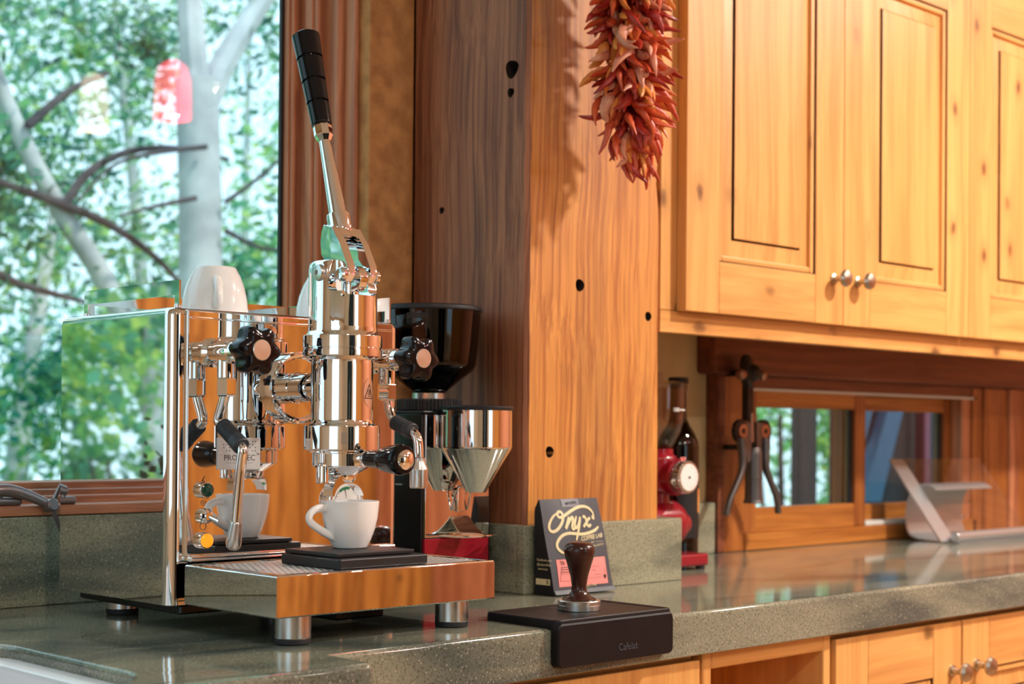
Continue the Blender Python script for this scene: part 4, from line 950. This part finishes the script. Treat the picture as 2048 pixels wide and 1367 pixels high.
def patch(name, x0, y0, x1, y1, mat, skew=0.0, lift=.0006, r=.03):
    u0, v0 = uv(x0, y0); u1, v1 = uv(x1, y1); b = B(); N = 8
    vs_ = []
    for j in range(N+1):
        vs_.append([b.bm.verts.new(bagP(u0+(u1-u0)*i/N, v0+(v1-v0)*j/N+skew*(i/N), lift)) for i in range(N+1)])
    for j in range(N):
        for i in range(N): b.bm.faces.new((vs_[j][i], vs_[j][i+1], vs_[j+1][i+1], vs_[j+1][i]))
    return b.build(name, mat, bag, 0)
patch('seal_sticker', 480, 88, 715, 175, 'sticker')
lbp = patch('salmon_label', 430, 790, 1050, 1052, 'pink')
bag_text('lettering', 'NATURAL', .0052, 605, 132, 'ink', bold=.0001)
bag_text('lettering', 'Th', .0080, 470, 835, 'ink', 'LEFT')
bag_text('lettering', '12OZ. | 340g', .0042, 840, 1082, 'cream_ink')
for (y, s) in ((880, .028), (905, .028), (935, .028)):
    b = B(); ribbon(b, [(uv(490, y)[0], uv(490, y)[1]*asp), (uv(640, y-8)[0], uv(640, y-8)[1]*asp)], .016, lambda u, v, l: bagP(u, v/asp, l+.0006), 0); b.build('printed_bar', 'ink', bag, 0)
b = B(); P_ = lambda u, v, l: bagP(u, v/asp, l+.0006)
for (xa, ya_, xb, yb_) in ((820, 868, 930, 860), (850, 905, 880, 902), (880, 955, 950, 950), (800, 998, 955, 985), (1000, 880, 1004, 940), (490, 960, 640, 950), (490, 1040, 640, 1030), (490, 880, 494, 1040)):
    ribbon(b, [(uv(xa, ya_)[0], uv(xa, ya_)[1]*asp), (uv(xb, yb_)[0], uv(xb, yb_)[1]*asp)], .005, P_, 0)
b.build('printed_lines', 'bag', bag, 0)
b = B(); u, v = uv(1005, 975)
b.rings([[bagP(u+du, v+dv, .0009) for du, dv in ((-.022, -.018), (.028, -.022), (.018, .020), (-.014, .022))], [bagP(u+du, v+dv, .0005) for du, dv in ((-.022, -.018), (.028, -.022), (.018, .020), (-.014, .022))]]); b.build('cup_icon', 'ink', bag, 0)
def side_text(s, size, y, z):
    p = Vector((bagP(0, 1-z/.1335).x-.0006, y, z)); text('lettering', s, size, 'cream_ink', bag, frame_mtx(p, (0, -1, 0), (-.05, 0, 1)), .0001, 'LEFT')
side_text('Facebook.com', .0050, .016, .0500); side_text('@onyxcoffee', .0050, .016, .0435); side_text('www.onyx', .0045, .014, .0375)
b = B(); xs = bagP(0, .86).x-.0008; b.box(xs, xs+.0004, -.010, .018, .0150, .0235); b.build('side_stamp', 'cream_ink', bag, 0)
text('lettering', 'K', .0085, 'ink', bag, frame_mtx((xs-.0004, -.006, .019), (0, -1, 0), (0, 0, 1)), .0001)

# ================================================================== RED BURR GRINDER
rg = thing('red_burr_grinder', 'red grinder with a clear hopper and silver dial beside the post', 'grinder', (1.990, 1.702, 0))
b = B(); b.box(-.062, .066, -.060, .058, .006, .0275, .005, 3); b.build('base', 'red', rg)
for x in (-.05, .054):
    for y in (-.05, .048):
        b = B(); b.lathe([(.008, 0), (.008, .0068)], (x, y, 0), seg=14); b.build('foot', 'rubber', rg)
b = B(); b.lathe([(.030, -.075), (.038, -.070), (.041, -.060), (.041, .020), (.040, .034), (.034, .044), (.026, .049), (.022, .050)], (0, 0, .0760), (1, 0, 0), 40); bod = b.build('motor_body', 'red', rg)
b = B(); b.lathe([(.018, .048), (.020, .052), (.0205, .064), (.018, .070), (.012, .0715)], (0, 0, .0745), (1, 0, 0), 32); b.build('end_knob', 'red', bod)
b = B(); b.lathe([(.026, .0270), (.022, .038), (.020, .045)], seg=28); b.build('stand', 'blackm', rg)
b = B(); b.lathe([(.020, .110), (.020, .128), (.030, .132), (.034, .140), (.034, .186), (.030, .192), (.026, .196), (.026, .204)], seg=40); b.build('burr_housing', 'red', rg)
b = B(); b.lathe([(.030, .015), (.0315, .025), (.0315, .040), (.0300, .043)], (.006, 0, .157), (0, -1, 0), 40); col = b.build('dial_collar', 'red', rg)
b = B(); fn = lambda t: 1+.03*math.cos(26*t)
b.lathe([(.0255, .043), (.0265, .045), (.0265, .049), (.0240, .0495), (.0240, .051), (.0272, .0520), (.0272, .062), (.0255, .0638), (.0225, .0638)], (.006, 0, .157), (0, -1, 0), 104, fn=fn); dl = b.build('adjusting_dial', 'steel', rg, 30)
b = B(); b.lathe([(.0226, .0630), (.0226, .0642), (.0004, .0646)], (.006, 0, .157), (0, -1, 0), 40); b.build('dial_face', 'white', dl)
b = B(); b.lathe([(.0022, 0), (.0022, .001), (.0006, .0014)], (.006, -.0646, .157), (0, -1, 0), 12); b.build('dial_screw', 'ink', dl)
b = B()
for k in range(7):
    a = R(-70+k*24); c = Vector((.006, -.0647, .157)); b.cyl(c+Vector((.0165*math.cos(a), 0, .0165*math.sin(a))), c+Vector((.0185*math.cos(a), 0, .0185*math.sin(a))), .0003, seg=6)
b.build('dial_marks', 'ink', dl, 0)
b = B(); b.prism([(-.002, .1905), (.012, .1905), (.009, .1830), (.001, .1830)], 1, -.0520, -.0505); pt = b.build('pointer_plate', 'pink', rg, 0)
b = B(); b.prism([(.0020, .1890), (.0080, .1890), (.0050, .1845)], 1, -.0526, -.0521); b.build('pointer_mark', 'red', pt, 0)
b = B(); b.lathe([(.0065, 0), (.0065, .003), (.004, .0045)], (-.0205, -.050, .150), (0, -1, 0), 20); b.build('thumb_screw', 'steel', rg)
b = B(); b.lathe([(.0215, .2040), (.0260, .2100), (.0380, .2320), (.0425, .2500), (.0445, .2700), (.0455, .3060), (.0440, .3060), (.0430, .2700), (.0410, .2510), (.0365, .2335), (.0245, .2115), (.0200, .2050)], seg=56, cap0=False, cap1=False); hp = b.build('clear_hopper', 'clear', rg, 60)
b = B(); b.lathe([(.0460, .3062), (.0480, .3075), (.0480, .3130), (.0460, .3160), (.030, .3190), (.010, .3200), (.0085, .3210), (.0085, .3330), (.0060, .3350)], seg=48); b.build('hopper_lid', 'clear', rg, 50)
def hop(a, z, r=.0456): return Vector((r*math.sin(R(a)), -r*math.cos(R(a)), z))
b = B(); b.rings([[hop(a, .2690), hop(a, .2712), hop(a, .2712, .0450), hop(a, .2690, .0450)] for a in range(4, 42, 4)]); b.build('measure_line', 'white', hp, 0)
text('measure_number', '100', .0095, 'white', hp, frame_mtx(hop(-8, .2700, .0459), (math.cos(R(-8)), math.sin(R(-8)), 0), (0, 0, 1)), .0002, bold=.0002)

# ================================================================== WINE BOTTLE
bt = thing('wine_bottle', 'dark green wine bottle with a black cork behind the red grinder', 'bottle', (2.122, 1.768, 0))
b = B(); b.lathe([(.030, .0), (.0365, .002), (.0375, .006), (.0375, .205), (.0360, .216), (.0300, .230), (.0210, .2445), (.0165, .256), (.0150, .272), (.0145, .308), (.0160, .310), (.0160, .318), (.0150, .319), (.0120, .319), (.0120, .27), (.016, .25), (.027, .231), (.033, .217), (.0345, .205), (.0345, .012), (.002, .02)], seg=56, cap0=True, cap1=False); b.build('glass_body', 'bottle', bt, 60)
b = B(); b.lathe([(.0108, .298), (.0108, .3195), (.0185, .3200), (.0185, .3290), (.0165, .3310)], seg=32); b.build('stopper', 'blackm', bt)
b = B(); b.rings([[Vector((r_*math.sin(R(a)), -r_*math.cos(R(a)), z)) for r_, z in ((.0377, .045), (.0380, .045), (.0380, .140), (.0377, .140))] for a in range(-50, 76, 5)]); lb_ = b.build('paper_label', 'ink', bt, 60)
b = B(); b.rings([[Vector((r_*math.sin(R(a)), -r_*math.cos(R(a)), z)) for r_, z in ((.0380, .090), (.0382, .090), (.0382, .132), (.0380, .132))] for a in range(20, 56, 4)]); b.build('label_band', 'chili3', lb_, 60)

# ================================================================== WALL CORKSCREW
ck = thing('corkscrew', 'dark bronze winged corkscrew hanging beside the small window', 'corkscrew', (2.362, 1.792, 0.0))
b = B(); b.lathe([(.004, -.054), (.006, -.050), (.006, .0), (.0145, .002), (.0165, .010), (.0165, .020), (.012, .026), (.006, .028)], (-.008, 0, .347), (0, -1, 0), 24); hdk = b.build('wall_hook', 'castiron', ck)
b = B(); b.lathe([(.026, -.008), (.033, -.004), (.034, .005), (.029, .011), (.018, .014)], (-.008, .002, .3490), (0.55, -1, .1), 32); b.build('crank_disc', 'castiron', hdk)
for sx in (-1, 1):
    b = B(); b.lathe([(.0085, 0), (.0100, .003), (.0100, .012), (.007, .016), (.002, .017)], (-.008+sx*.030, -.004, .343), (sx*.3, -1, 0), 18); b.build('screw_cap', 'copperish', hdk)
b = B(); b.box(-.017, .002, -.010, .006, .255, .340, .003, 2); b.build('stem', 'castiron', ck)
b = B(); b.tube([(-.006, -.010, .270), (-.006, -.011, .215)], .0042, 12); b.build('worm_shaft', 'copperish', ck)
for sx in (-1, 1):
    cx = .000+sx*.035
    b = B(); fn = lambda t: 1+.05*(1 if math.sin(18*t) > 0 else -1)
    b.lathe([(.0215, -.005), (.0215, .005)], (cx, -.006, .236), (0, -1, 0), 108, fn=fn); gw = b.build('gear_wheel', 'castiron', ck, 20)
    b = B(); b.lathe([(.0130, .0052), (.0130, .0075), (.006, .008), (.006, .0062)], (cx, -.006, .236), (0, -1, 0), 28); b.build('gear_boss', 'copperish', gw)
    b = B(); b.lathe([(.0042, .006), (.0042, .0085)], (cx, -.006, .236), (0, -1, 0), 12); b.build('rivet', 'ink', gw)
    b = B(); pts = [(cx+sx*.004, -.010, .222), (cx+sx*.002, -.012, .200), (cx+sx*.000, -.013, .165), (cx+sx*.020, -.013, .135), (cx+sx*.040, -.012, .105), (cx+sx*.046, -.010, .078)]
    b.tube(pts, [.0115, .0105, .0090, .0078, .0076, .0082], 14, smooth=2, flat=.8); b.build('wing_arm', 'darkmetal', ck, 60)
    b = B(); b.prism([(cx-sx*.004, .250), (cx-sx*.028, .254), (cx-sx*.026, .180), (cx-sx*.016, .176), (cx-sx*.006, .215)], 1, -.0125, .001); b.build('cheek_plate', 'darkmetal', ck, 30)
b = B(); b.lathe([(.0130, .205), (.0155, .198), (.0160, .190), (.0165, .150), (.0172, .149), (.0172, .145), (.0165, .144), (.0175, .105), (.0200, .102), (.0200, .098), (.0150, .098), (.0140, .190)], (.008, -.006, 0), seg=36, cap0=False, cap1=False); b.build('barrel', 'darkmetal', ck, 40)
b = B(); b.box(-.018, .016, -.002, .052, .2000, .2100, .002, 1); b.build('wall_bracket', 'castiron', ck)

# ================================================================== COOKBOOK STAND
cs = thing('cookbook_stand', 'brushed steel cookbook stand with a clear leaning plate', 'stand', (3.06, 1.74, 0))
b = B(); rr = []
prof = [(-.010, .0012), (.045, .0012), (.072, .006), (.084, .020), (.088, .042), (.086, .075), (.078, .103), (.060, .121), (.040, .126), (.020, .121), (.010, .112)]
def sheet(b, prof, x0, x1, t=.0012):
    P = [Vector(p) for p in prof]
    for _ in range(2):
        Q = [P[0]]
        for i in range(len(P)-1): Q += [P[i].lerp(P[i+1], .25), P[i].lerp(P[i+1], .75)]
        P = Q+[P[-1]]
    off = []
    for i, p in enumerate(P):
        d = (P[min(i+1, len(P)-1)]-P[max(i-1, 0)]).normalized(); off.append(p+Vector((-d.y, d.x))*t)
    rr = [[(x0, p.x, p.y), (x1, p.x, p.y), (x1, q.x, q.y), (x0, q.x, q.y)] for p, q in zip(P, off)]
    b.rings(rr)
sheet(b, prof, -.085, .155); b.build('curved_support', 'standsteel', cs, 50)
b = B(); b.lathe([(.010, -.165), (.0115, -.163), (.0115, .195), (.010, .197)], (0.06, -.045, .0135), (1, 0, 0), 28); b.build('front_roll', 'standsteel', cs, 50)
b = B(); b.box(-.105, .255, -.056, .000, .0003, .0022, .0006, 1); b.build('foot_plate', 'standsteel', cs)
pl0, pl1 = Vector((0, -.030, .0025)), Vector((0, .098, .176))
nrm = Vector((0, pl1.z-pl0.z, -(pl1.y-pl0.y))).normalized()*.003
def plate(b, x0, x1, n=nrm):
    b.rings([[pl0+Vector((x, 0, 0))-n, pl0+Vector((x, 0, 0)), pl1+Vector((x, 0, 0)), pl1+Vector((x, 0, 0))-n] for x in (x0, x1)])
b = B(); plate(b, -.083, .250); b.build('clear_plate', 'acrylic', cs, 0)
b = B(); plate(b, -.138, -.0835, nrm*1.3); b.build('side_strip', 'standsteel', cs, 0)

# ================================================================== CHILI RISTRA
rs = thing('chili_ristra', 'hanging ristra of dried red chili peppers on the timber post', 'ristra', (1.644, 1.478, 1.10))
b = B(); b.tube([(0, .084, .20), (0, .06, .16), (0, .02, .05), (0, 0, -.10), (.004, 0, -.30), (.008, 0, -.42)], .004, 8, smooth=1); b.build('twine', 'twine', rs)
b = B(); b.lathe([(.004, -.004), (.004, .03), (.007, .032), (.007, .036)], (0, .0855, .20), (0, -1, 0), 10); b.build('hanging_nail', 'castiron', rs)
chm = []
for k in range(10):
    rnd = random.Random(100+k)
    L_ = rnd.uniform(.040, .056); rad = rnd.uniform(.0062, .0088); bend = rnd.uniform(-.016, .016); bend2 = rnd.uniform(-.010, .012)
    bm_ = B(); pts = []; rads = []
    for i in range(11):
        t = i/10; pts.append((bend*math.sin(t*2.2), bend2*math.sin(t*3.1+.5)+rnd.uniform(-.0006, .0006), t*L_))
        rads.append(max(.0007, rad*(min(1, .45+t*5))*(1-t**2.2*.88)*(1+rnd.uniform(-.16, .16))))
    bm_.tube(pts, rads, 7, flat=rnd.uniform(.55, .95))
    o = bm_.build('chili_pepper', ('chili1', 'chili2', 'chili4', 'chili2', 'chili3', 'chili1', 'chili4', 'chili2', 'chili3', 'chili2')[k], None, 50); chm.append(o.data); bpy.data.objects.remove(o)
rnd = random.Random(5)
NCH = 290
for k in range(NCH):
    t = k/(NCH-1); z = -.150-.312*t                                 # from top to bottom, local to z = 1.10
    a = k*2.39996+rnd.uniform(-.4, .4)
    if math.sin(a) > .55: a = -a                                   # keep them off the post side
    env = rnd.uniform(.014, .034) if t < .86 else .020*(1-t)/.14+.002
    o = bpy.data.objects.new('chili_pepper', chm[rnd.randrange(10)]); C.objects.link(o); o.parent = rs
    down = rnd.uniform(.25, 1.5) if t < .82 else rnd.uniform(1.2, 3.4)
    d = Vector((math.cos(a), math.sin(a)*.85-.10, -down)).normalized()
    o.location = (env*math.cos(a)+.012*t+rnd.uniform(-.004, .004), env*.8*math.sin(a)-.004, z+rnd.uniform(-.01, .01))
    q = Vector((0, 0, 1)).rotation_difference(d) @ Quaternion((0, 0, 1), rnd.uniform(0, 6.28))
    o.rotation_mode = 'QUATERNION'; o.rotation_quaternion = q; s = rnd.uniform(.85, 1.18); o.scale = (s, s, s)

V_, F_, M_ = [], [], []                                            # tightly packed inner chilies, too buried to tell apart
for k in range(170):
    me = chm[rnd.randrange(10)]; z = -.12-.30*k/169; a = k*2.4
    q = Vector((0, 0, 1)).rotation_difference(Vector((math.cos(a)*.6, math.sin(a)*.6, -1)).normalized()); o = Vector((.012*math.cos(a)+.010*k/169, .010*math.sin(a), z)); n0 = len(V_)
    V_ += [tuple(q @ (v.co*.8)+o) for v in me.vertices]; F_ += [tuple(i+n0 for i in p.vertices) for p in me.polygons]
me = bpy.data.meshes.new('inner_chilies'); me.from_pydata(V_, [], F_); me.materials.append(MAT['chili1']); me.polygons.foreach_set('use_smooth', [True]*len(me.polygons))
o = bpy.data.objects.new('inner_chilies', me); C.objects.link(o); o.parent = rs; o['kind'] = 'stuff'

# ================================================================== PENDANT LAMPS AND ADDED KEY / FILL CEILING LIGHTS
for k, (cx, cy, pw) in enumerate(KEY_FILL_CANS):
    t = thing('key_fill_ceiling_light', 'round ceiling light added out of view for key and fill', 'ceiling light', (cx, cy, CEIL), 0, 'added key and fill ceiling lights')
    b = B(); b.lathe([(.10, -.0005), (.10, -.008), (.088, -.010), (.084, -.004)], seg=40, cap0=False, cap1=False); b.build('trim_ring', 'white', t)
    b = B(); b.lathe([(.085, -.0005), (.085, -.003)], seg=32); b.build('diffuser', 'can', t)
def pendant(name, label, x, y, z, shade, r, h, power, col):
    t = thing(name, label, 'pendant lamp', (x, y, CEIL))
    zz = z-CEIL
    b = B(); b.lathe([(.05, -.0005), (.05, -.012), (.02, -.02)], seg=28); b.build('canopy', 'bronze', t)
    b = B(); b.cyl((0, 0, -.018), (0, 0, zz+h/2+.02), .003, seg=8); b.build('cord', 'blackm', t)
    b = B(); b.lathe([(.018, h/2+.03), (.022, h/2), (.014, h/2-.01)], (0, 0, zz), seg=24); b.build('socket', 'bronze', t)
    b = B(); b.lathe([(r*.35, h/2), (r*.8, h/2-.02), (r, h*.15), (r*1.05, -h/2), (r*1.0, -h/2), (r*.95, h*.15), (r*.75, h/2-.025), (r*.3, h/2-.006)], (0, 0, zz), seg=40, cap0=False, cap1=False); b.build('lamp_shade', shade, t, 60)
    l_ = bpy.data.lights.new('pendant_bulb', 'POINT'); l_.energy = power; l_.color = col; l_.shadow_soft_size = .03
    lo = bpy.data.objects.new('pendant_bulb', l_); C.objects.link(lo); lo.location = (0, 0, zz-h/2+.035); lo.parent = t
pendant('pendant_lamp', 'red glass pendant lamp over the kitchen floor', 2.52, -.23, 1.28, 'red_glass', .055, .18, 8, WARM)
pendant('pendant_lamp', 'cream glass pendant lamp over the kitchen floor', 2.39, -.48, 1.26, 'cream_glass', .045, .18, 8, WARM)

# ================================================================== OUTDOORS
b = B(); b.box(-25, 30, YB+WALLT+.02, 45, -1.6, -1.5); struct(b.build('lawn_ground', 'lawn', smooth=0), 'lawn outside the window')
def leaves(name, n, region, size, mat, parent, seed, dens=None):
    """many small leaf blades, two triangles each, with real positions in the crown"""
    rn = random.Random(seed); V = []; F = []
    while len(F) < n:
        p = region(rn)
        if p is None: continue
        s = size*rn.uniform(.6, 1.3); u = Vector((rn.gauss(0, 1), rn.gauss(0, 1), rn.gauss(0, 1))).normalized(); v = u.orthogonal().normalized()
        k = len(V); V += [p-u*s*.5, p+v*s*.32, p+u*s*.5, p-v*s*.32]; F.append((k, k+1, k+2, k+3))
    me = bpy.data.meshes.new(name); me.from_pydata([tuple(q) for q in V], [], F); me.materials.append(MAT[mat])
    o = bpy.data.objects.new(name, me); C.objects.link(o); o['kind'] = 'stuff'
    if parent: o.parent = parent
    return o
def ell(c, r, shell=.35):
    c = Vector(c)
    def f(rn):
        d = Vector((rn.gauss(0, 1), rn.gauss(0, 1), rn.gauss(0, 1))).normalized(); k = rn.uniform(shell, 1)
        return c+Vector((d.x*r[0], d.y*r[1], d.z*r[2]))*k
    return f
def clumps(cs_):
    fs = [ell(c, r, 0) for c, r in cs_]
    return lambda rn: rn.choice(fs)(rn)
def branch(b, pts, r0, r1, seg=8):
    n = len(pts); b.tube(pts, [r0+(r1-r0)*i/(n-1) for i in range(n)], seg, smooth=2)
G0 = -1.5
# the pale trunk seen in the middle of the window
o_ = Vector((2.92, 4.6, G0)); t = thing('aspen_tree', 'pale aspen with a thick forked trunk outside the big window', 'tree', o_)
rel = lambda x, z, y=4.6: Vector((x, y, z))-o_
b = B(); b.tube([rel(2.94, G0), rel(2.93, 0), rel(2.925, .8), rel(2.915, 1.2), rel(2.90, 1.45)], [.12, .085, .075, .073, .075], 14, smooth=1); b.build('trunk', 'bark', t)
b = B(); branch(b, [rel(2.90, 1.38), rel(2.88, 1.6), rel(2.84, 2.1), rel(2.75, 3.2)], .055, .03); b.build('bough', 'bark', t)
b = B(); branch(b, [rel(2.93, 1.36), rel(3.02, 1.55), rel(3.2, 1.82), rel(3.7, 2.6)], .055, .028); b.build('bough', 'bark', t)
for pts in ([(2.84, 1.02), (2.70, .98), (2.55, .93)], [(2.88, 1.20), (2.70, 1.16), (2.52, 1.10), (2.40, .96)], [(2.96, 1.02), (3.10, 1.12), (3.30, 1.30)], [(2.96, .92), (3.12, .86), (3.35, .90)]):
    b = B(); branch(b, [rel(x, z, 4.5) for x, z in pts], .010, .004, 6); b.build('twig', 'bark_d', t)
leaves('foliage', 5200, clumps([((rx, ry, rz), (.55, .5, .40)) for rx, ry, rz in ((-.9, .3, 3.2), (-.2, .5, 3.6), (.6, .2, 3.3), (1.1, .6, 2.8), (-.6, .5, 2.5), (.45, .5, 2.3), (-1.0, .8, 2.2))]), .055, 'leaf_a', t, 11)
# leaning thin trunk on the left
o_ = Vector((2.75, 4.9, G0)); t = thing('aspen_tree', 'thin leaning aspen trunk with dark side branches outside the big window', 'tree', o_)
rel = lambda x, z, y=4.9: Vector((x, y, z))-o_
b = B(); b.tube([rel(3.35, G0), rel(2.95, .3), rel(2.76, .72), rel(2.53, 1.0), rel(2.32, 1.36), rel(2.05, 2.1)], [.06, .045, .040, .034, .030, .02], 12, smooth=2); b.build('trunk', 'bark', t)
for pts in ([(2.53, 1.0), (2.40, 1.03), (2.2, 1.07)], [(2.53, 1.0), (2.72, .95), (2.90, .85), (3.0, .76)], [(2.54, 1.0), (2.62, 1.13), (2.80, 1.23), (3.02, 1.26), (3.2, 1.24)], [(2.2, .80), (2.34, .72), (2.50, .69), (2.62, .67)], [(2.40, 1.25), (2.55, 1.4), (2.7, 1.48)]):
    b = B(); branch(b, [rel(x, z, 4.85) for x, z in pts], .018, .008, 7); b.build('branch', 'bark_d', t)
leaves('foliage', 4200, clumps([((rx, ry, rz), (.5, .5, .35)) for rx, ry, rz in ((-.7, .2, 3.1), (-.2, .4, 2.7), (-.6, .5, 2.2), (.1, .6, 1.9), (.3, .3, 3.2))]), .050, 'leaf_b', t, 12)
# further trees and understorey: both in the view and in what the polished steel mirrors
def far_tree(label, x, y, h, cr, mat, n, size, seed, group=None, trunk='bark', zlow=.25):
    t = thing('leafy_tree', label, 'tree', (x, y, G0), 0, group); rn = random.Random(seed)
    b = B(); b.tube([(0, 0, 0), (rn.uniform(-.1, .1), 0, h*.4), (rn.uniform(-.3, .3), 0, h*.8)], [.09, .06, .02], 9, smooth=2); b.build('trunk', trunk, t)
    cl = []
    for k in range(16): cl.append(((rn.uniform(-cr, cr), rn.uniform(-cr*.5, cr*.5), h*rn.uniform(zlow, 1.0)), (cr*.42, cr*.42, h*.13)))
    leaves('foliage', n, clumps(cl), size, mat, t, seed); return t
spec = [(3.2, 6.6, 3.6, 1.3, 'leaf_c', 4200, .060), (4.6, 7.2, 4.6, 1.5, 'leaf_a', 4200, .065), (5.6, 9.5, 6.0, 2.0, 'leaf_b', 4200, .085), (3.8, 10.5, 6.4, 2.2, 'leaf_b', 4400, .09), (6.6, 8.0, 5.0, 1.7, 'leaf_c', 3400, .075), (7.8, 11.5, 6.5, 2.2, 'leaf_b', 3600, .10),
        (-.9, 5.4, 4.0, 1.3, 'leaf_a', 3600, .065), (-2.3, 7.0, 5.0, 1.7, 'leaf_b', 3600, .08), (-.6, 8.0, 5.5, 1.8, 'leaf_c', 3600, .08), (-4.2, 9.0, 6.0, 2.2, 'leaf_b', 3200, .10), (1.2, 9.0, 6.0, 2.0, 'leaf_a', 3200, .09), (-.55, 6.4, 4.2, 1.2, 'leaf_b', 6500, .075), (-1.5, 7.6, 4.8, 1.4, 'leaf_a', 6000, .085), (.25, 6.9, 4.4, 1.2, 'leaf_b', 5500, .08), (6.2, 4.2, 4.0, 1.4, 'leaf_c', 2600, .075), (8.2, 5.4, 5.0, 1.7, 'leaf_b', 2600, .09)]
for k, (x, y, h, cr, mt_, n, s_) in enumerate(spec):
    tone = {'leaf_a': 'mid green', 'leaf_b': 'blue green', 'leaf_c': 'yellow green'}[mt_]
    far_tree('leafy tree with %s leaves in the woods beyond the window' % tone, x, y, h, cr, mt_, n, s_, 40+k, tone+' trees of the woods')
def bush(label, x, y, r, h, mat, n, size, seed, group=None):
    t = thing('leafy_bush', label, 'bush', (x, y, G0), 0, group); rn = random.Random(seed)
    for k in range(3):
        b = B(); b.tube([(rn.uniform(-.1, .1), 0, 0), (rn.uniform(-r*.4, r*.4), 0, h*.7)], [.02, .008], 6); b.build('stem', 'bark_d', t)
    cl = [((rn.uniform(-r, r), rn.uniform(-r*.5, r*.5), rn.uniform(.15, 1)*h), (r*.4, r*.4, h*.2)) for _ in range(10)]
    leaves('foliage', n, clumps(cl), size, mat, t, seed); return t
for k, (x, y, r_, h_) in enumerate(((2.6, 5.6, .9, 2.2), (3.6, 5.8, .9, 2.0), (4.6, 6.2, 1.0, 2.1), (5.4, 5.2, .9, 2.2), (-.4, 5.6, 1.0, 2.2), (-1.6, 5.9, 1.1, 2.3), (.6, 5.8, 1.0, 2.1), (1.6, 5.9, 1.0, 2.1), (6.8, 6.0, 1.1, 2.4))):
    bush('yellow green bush under the trees outside the window', x, y, r_, h_, 'leaf_c', 2400, .055, 70+k, 'bushes under the trees')
bush('bright green bush behind the porch posts', 5.55, 4.05, .55, 2.6, 'leaf_c', 3000, .055, 95)
bush('dark leafy shrub right outside the big window', .48, 2.50, .17, 1.50, 'leaf_d', 3600, .022, 90)
# porch seen through the small window
b = B(); b.box(3.69, 3.785, 2.62, 2.65, G0, 1.2, .004, 1); tag(b.build('porch_post', 'slate'), 'dark slate porch post outside the small window', 'post')
b = B(); b.box(3.885, 3.935, 2.62, 2.65, G0, 1.2, .004, 1); tag(b.build('porch_post', 'maroon'), 'maroon porch post outside the small window', 'post')
b = B(); b.box(3.44, 3.80, 2.95, 3.05, G0, .14, .004, 1); tag(b.build('porch_planter', 'slate'), 'dark planter box outside the small window', 'planter')
b = B(); b.box(4.20, 6.2, 2.72, 2.80, G0, 1.3, .004, 1); tag(b.build('shed_wall', 'darkwall'), 'dark siding wall outside the small window', 'wall')
for poly, lab in (([(4.11, .02), (4.22, .02), (4.36, .34), (4.272, .34)], 'wide blue board slanting across the dark siding'), ([(4.09, .20), (4.125, .20), (4.185, .34), (4.13, .34)], 'short blue board at the edge of the dark siding')):
    b = B(); b.prism(poly, 1, 2.68, 2.7195); tag(b.build('blue_board', 'blue'), lab, 'board')
b = B(); b.box(4.445, 4.485, 2.66, 2.70, G0, 1.2, .004, 1); tag(b.build('porch_post', 'maroon'), 'narrow maroon porch post against the dark siding', 'post')
